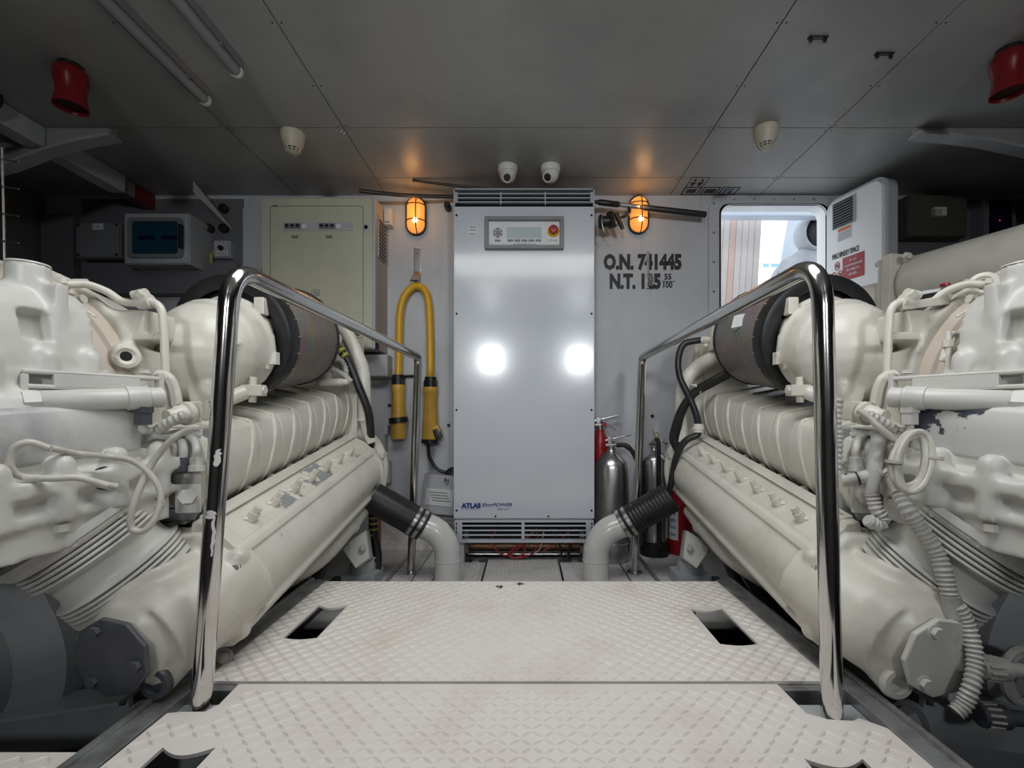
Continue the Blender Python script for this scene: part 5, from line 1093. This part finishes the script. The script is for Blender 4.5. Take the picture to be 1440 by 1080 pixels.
    part('foot_dome', MB().lathe(Q(510, 800, 1.92), (0, 0, 1), [(-.02, .052), (.02, .052), (.035, .045), (.045, .02), (.07, .016), (.072, .005)], 24), pgrey, ft)
    part('foot_block', MB().bb(Q(486, 0, 1.92).x, Q(533, 0, 1.92).x, 1.86, 1.99, -.05, .055), pgrey, ft, bev=.012)
    part('foot_bolt', MB().bolt(Q(488, 770, 1.83), X((.4, -1, 0)), .014, .02).bolt(Q(510, 770, 1.83), X((.4, -1, 0)), .010, .014), paint_w, ft)
    for k in range(3):
        part('under_hose', MB().tube([A(-.74-.04*k, .28, 1.75), A(-.74-.05*k, .18, 1.6), A(-.78-.04*k, .10, 1.45), A(-.80, .02, 1.3)], .02, 10), rubber)
    # --- gearbox bed bracket at the near end
    m = MB(); m.hexa([X(p) for p in ((-1.30, .88, .0), (-.80, .93, .04), (-.80, .945, .04), (-1.30, .895, .0))], [X(p) for p in ((-1.30, .88, .075), (-.815, .93, .125), (-.815, .945, .125), (-1.30, .895, .075))])
    bb_ = part('bed_bracket', m, pgrey, bev=.003)
    part('bed_flange', MB().hexa([X(p) for p in ((-1.30, .86, .073), (-.815, .91, .123), (-.815, .99, .123), (-1.30, .94, .073))], [X(p) for p in ((-1.30, .86, .081), (-.815, .91, .131), (-.815, .99, .131), (-1.30, .94, .081))]), pgrey, bb_)
    part('bracket_bolt', MB().lathe(X((-.80, .94, .08)), X((1, -.35, 0)), [(0, .034), (.008, .034)], 20).hexnut(X((-.79, .937, .08)), X((-.765, .928, .08)), .022), pgrey, bb_)
    part('gear_sump', MB().lathe(X((-1.18, 1.02, .22)), X((-.1, -1, -.1)), [(0, .25), (.06, .24), (.10, .17), (.16, .15)], 36), pgrey, bev=0)
    return r, X, Q, A, part
eL = engine(-1, 'cream marine engine at left with peeling manifold, bellows and mesh air filter', True)
eR = engine(1, 'cream marine engine at right, below the doorway, with a coiled cable on its gearbox', False)
# ---- wiring only the port engine has
r, X, Q, A, part = eL
part('wire_loop', MB().tube([P(283, 603, 0.90), P(262, 606, 0.90), P(240, 620, 0.89), P(215, 650, 0.88), P(195, 690, 0.86), P(184, 725, 0.85), P(186, 744, 0.85), P(196, 748, 0.85)], .0062, 10), cablew)
part('wire_loop', MB().tube([P(70, 630, 0.77), P(110, 638, 0.82), P(150, 642, 0.83), P(185, 648, 0.86), P(212, 668, 0.87), P(226, 695, 0.87), P(220, 725, 0.86), P(205, 745, 0.85), P(193, 748, 0.85)], .0055, 10), cablew)
part('wire_loop', MB().tube([P(68, 630, 0.77), P(40, 622, 0.75), P(18, 632, 0.74), P(14, 655, 0.74), P(30, 670, 0.75), P(70, 673, 0.76), P(110, 672, 0.78), P(150, 683, 0.81)], .0058, 10), cablew)
part('wire_end', MB().lathe(P(135, 679, .83), P(158, 684, .845)-P(135, 679, .83), [(0, .0075), (.03, .0075), (.033, .004)], 10), paint_w)
part('wire_port', MB().lathe(P(148, 672, .86), (.7, -.7, 0), [(0, .022), (.006, .022), (.004, .014), (.004, .001)], 20), bilge)
part('orange_panel', MB().bb(-.70, -.67, 2.02, 2.10, .0, .30), orange_hose)
part('striped_hose', MB().tube([P(527, 690, 1.97), P(525, 720, 1.97), P(526, 750, 1.97), P(531, 780, 1.96), P(530, 800, 1.95), P(526, 822, 1.94)], .018, 12), rubber)
for i in range(7): part('yellow_band', MB().lathe(P(525.2, 705+i*8, 1.97), (0, 0, 1), [(0, .0187), (.008, .0187)], 14), wire_y)
part('white_band', MB().lathe(P(530, 785, 1.96), (.1, 0, -1), [(-.01, .0187), (.03, .0187)], 14), whitet)
# ---- wiring only the starboard engine has
r, X, Q, A, part = eR
ctr = P(1278, 648, .85)
for k, (rx, rz, ph) in enumerate(((.030, .052, 0), (.034, .046, .25), (.027, .048, -.2), (.032, .055, .1))):
    pts = []
    for i in range(17):
        a = 2*PI*i/16+.5; pts.append(ctr+Vector((rx*math.cos(a)+.012*math.sin(a+ph), -.004*k+.012*math.sin(a), rz*math.sin(a)+.01*math.cos(a+ph))))
    part('cable_coil', MB().tube(pts, .0056, 8, 3), cablew)
part('coil_tie', MB().lathe(ctr+Vector((.038, -.01, .004)), (.2, 0, 1), [(0, .014), (.006, .014)], 12), cablew); part('coil_tie', MB().lathe(ctr+Vector((-.034, -.008, -.004)), (.1, 0, 1), [(0, .014), (.006, .014)], 12), cablew)
part('connector_cable', MB().tube([P(1207, 577, .95), P(1218, 584, .94), P(1235, 600, .93), P(1250, 612, .93), P(1262, 622, .93), P(1276, 634, .86)], .0065, 10), cablew)
part('main_conduit', MB().corr([P(1262, 690, .90), P(1275, 715, .88), P(1296, 745, .87), P(1316, 775, .86), P(1326, 800, .85), P(1336, 838, .84)], .0135, .0075, .13, 12), conduit)
part('conduit_branch', MB().tube([P(1336, 836, .84), P(1339, 850, .84), P(1341, 868, .84)], .0155, 12), conduit)
part('main_conduit', MB().corr([P(1345, 850, .835), P(1358, 875, .83), P(1368, 905, .82), P(1371, 935, .81), P(1366, 965, .80), P(1356, 990, .80), P(1342, 1004, .80)], .0125, .0075, .13, 12), conduit)
part('main_conduit', MB().corr([P(1341, 866, .84), P(1342, 890, .84), P(1343, 915, .84)], .011, .0075, .13, 12), conduit)
part('conduit_sleeve', MB().cyl(P(1343, 912, .84), P(1346, 938, .84), .0135).box(P(1344, 886, .84), (.034, .03, .012)).box(P(1345, 896, .84), (.034, .03, .012)), conduit)
sb_ = part('sender_block', MB().cyl(P(1346, 936, .86), P(1368, 942, .86), .022).hexa([P(1334, 945, .87), P(1362, 945, .87), P(1362, 945, .885), P(1334, 945, .885)], [P(1332, 985, .87), P(1352, 1000, .87), P(1352, 1000, .885), P(1332, 985, .885)]), paint_w, bev=.004)
for y0 in (938, 1005):
    cc = part('cable_connector', MB().lathe(P(1376, y0, .85), P(1440, y0+6, .84)-P(1376, y0, .85), [(0, .020), (.03, .022), (.045, .02), (.05, .014), (.11, .012)], 20), conduit if y0 < 1000 else pdark)
    for k in range(12):
        a = 2*PI*k/12; d_, u_, w_ = basis(P(1440, y0+6, .84)-P(1376, y0, .85)); c = P(1376, y0, .85)+(u_*math.cos(a)+w_*math.sin(a))*.0205; part('grip_rib', MB().cyl(c+d_*.006, c+d_*.03, .003, n=6), conduit, cc)
part('hose_ring', MB().tube([P(1436, 950, .86)+Vector((.035*math.cos(2*PI*i/12), 0, .05*math.sin(2*PI*i/12))) for i in range(13)], .008, 8, 3), conduit)
part('hose_ring', MB().tube([P(1440, 952, .87)+Vector((.030*math.cos(2*PI*i/12), 0, .045*math.sin(2*PI*i/12))) for i in range(13)], .008, 8, 3), conduit)
part('tee_conduit', MB().tube([P(1184, 676, .97), P(1200, 674, .96), P(1225, 668, .95), P(1240, 662, .94)], .0135, 12), conduit)
part('tee_conduit', MB().tube([P(1236, 608, .96), P(1232, 640, .95), P(1228, 670, .945), P(1226, 695, .945)], .0135, 12), conduit)
part('flex_conduit', MB().corr([P(1226, 693, .945), P(1232, 715, .94), P(1242, 730, .935), P(1234, 738, .935), P(1218, 730, .935)], .0125, .008, .12, 12), conduit)
part('flex_conduit', MB().corr([P(1240, 662, .94), P(1252, 672, .93), P(1262, 692, .90)], .011, .008, .12, 12), conduit)
part('flex_conduit', MB().corr([P(1186, 660, 1.0), P(1205, 645, 1.0), P(1230, 630, 1.0)], .010, .008, .12, 12), conduit)
part('conduit_ring', MB().lathe(P(1190, 675, .968), P(1225, 668, .95)-P(1184, 676, .97), [(0, .0145), (.004, .0145)], 14), bilge); part('conduit_ring', MB().lathe(P(1204, 673, .958), P(1225, 668, .95)-P(1184, 676, .97), [(0, .0145), (.004, .0145)], 14), bilge)
# display unit on top of the bell housing, band clamp on the flywheel ring
du_ = part('gauge_unit', MB().hexa([P(1270, 425, 1.02), P(1335, 415, 1.02), P(1340, 412, 1.12), P(1280, 420, 1.12)], [P(1268, 436, 1.02), P(1336, 428, 1.02), P(1341, 424, 1.12), P(1280, 432, 1.12)]), paint, bev=.003)
part('gauge_screen', MB().hexa([P(1276, 419, 1.025), P(1326, 409, 1.025), P(1330, 404, 1.10), P(1286, 411, 1.10)], [P(1276, 424, 1.025), P(1326, 414, 1.025), P(1330, 409, 1.10), P(1286, 416, 1.10)]), ink, du_)
part('screen_plate', MB().hexa([P(1294, 414, 1.03), P(1321, 409, 1.03), P(1324, 405, 1.09), P(1298, 409, 1.09)], [P(1294, 415, 1.03), P(1321, 410, 1.03), P(1324, 406, 1.09), P(1298, 410, 1.09)]), label_m, du_)
part('red_cap', MB().cyl(P(1329, 402, 1.09), P(1329, 399, 1.09), .010), redp, du_)
bc = part('band_clamp', MB().tube([P(1325, 508, .955), P(1330, 490, .955), P(1338, 470, .955), P(1348, 475, .955), P(1342, 495, .955), P(1336, 508, .955)], .006, 8).hexnut(P(1333, 478, .95), P(1333, 488, .95), .010).cyl(P(1333, 466, .95), P(1333, 530, .95), .006).hexnut(P(1326, 526, .95), P(1342, 526, .95), .008), paint)
# ------------------------------------------------------------------ big exhaust pipe over the starboard engine
ep = thing('exhaust_pipe', 'thick white exhaust pipe with square flange rising past the open door at right', 'pipe', (1.45, 1.7, 1.1))
a, b = Vector((1.50, 1.74, 1.205)), Vector((1.62, 1.12, 1.170)); d_ = (b-a)
obj('large_pipe', MB().lathe(a, d_, [(-.012, .085), (0, .108), (.012, .113), (d_.length, .116)], 48), paint, ep)
obj('square_flange', MB().box(a-d_.normalized()*.03, (.235, .035, .235), d_.to_track_quat('Y', 'Z').to_matrix()), paint, ep, bev=.004)
obj('outer_flange', MB().box(a-d_.normalized()*.065, (.215, .018, .215), d_.to_track_quat('Y', 'Z').to_matrix()), rust_p, ep, bev=.004)
for sx_ in (-1, 1):
    for sz in (-1, 1):
        Mq = d_.to_track_quat('Y', 'Z').to_matrix(); c = a-d_.normalized()*.075+Mq@Vector((sx_*.095, 0, sz*.095)); obj('flange_bolt', MB().bolt(c, -d_, .011, .014).bolt(c+d_.normalized()*.1, d_, .011, .014), rust_p, ep)
obj('small_pipe', MB().lathe(a-d_.normalized()*.07+Vector((-.02, 0, -.03)), Vector((-.26, .42, .0)), [(0, .070), (.45, .066)], 32), paint, ep)
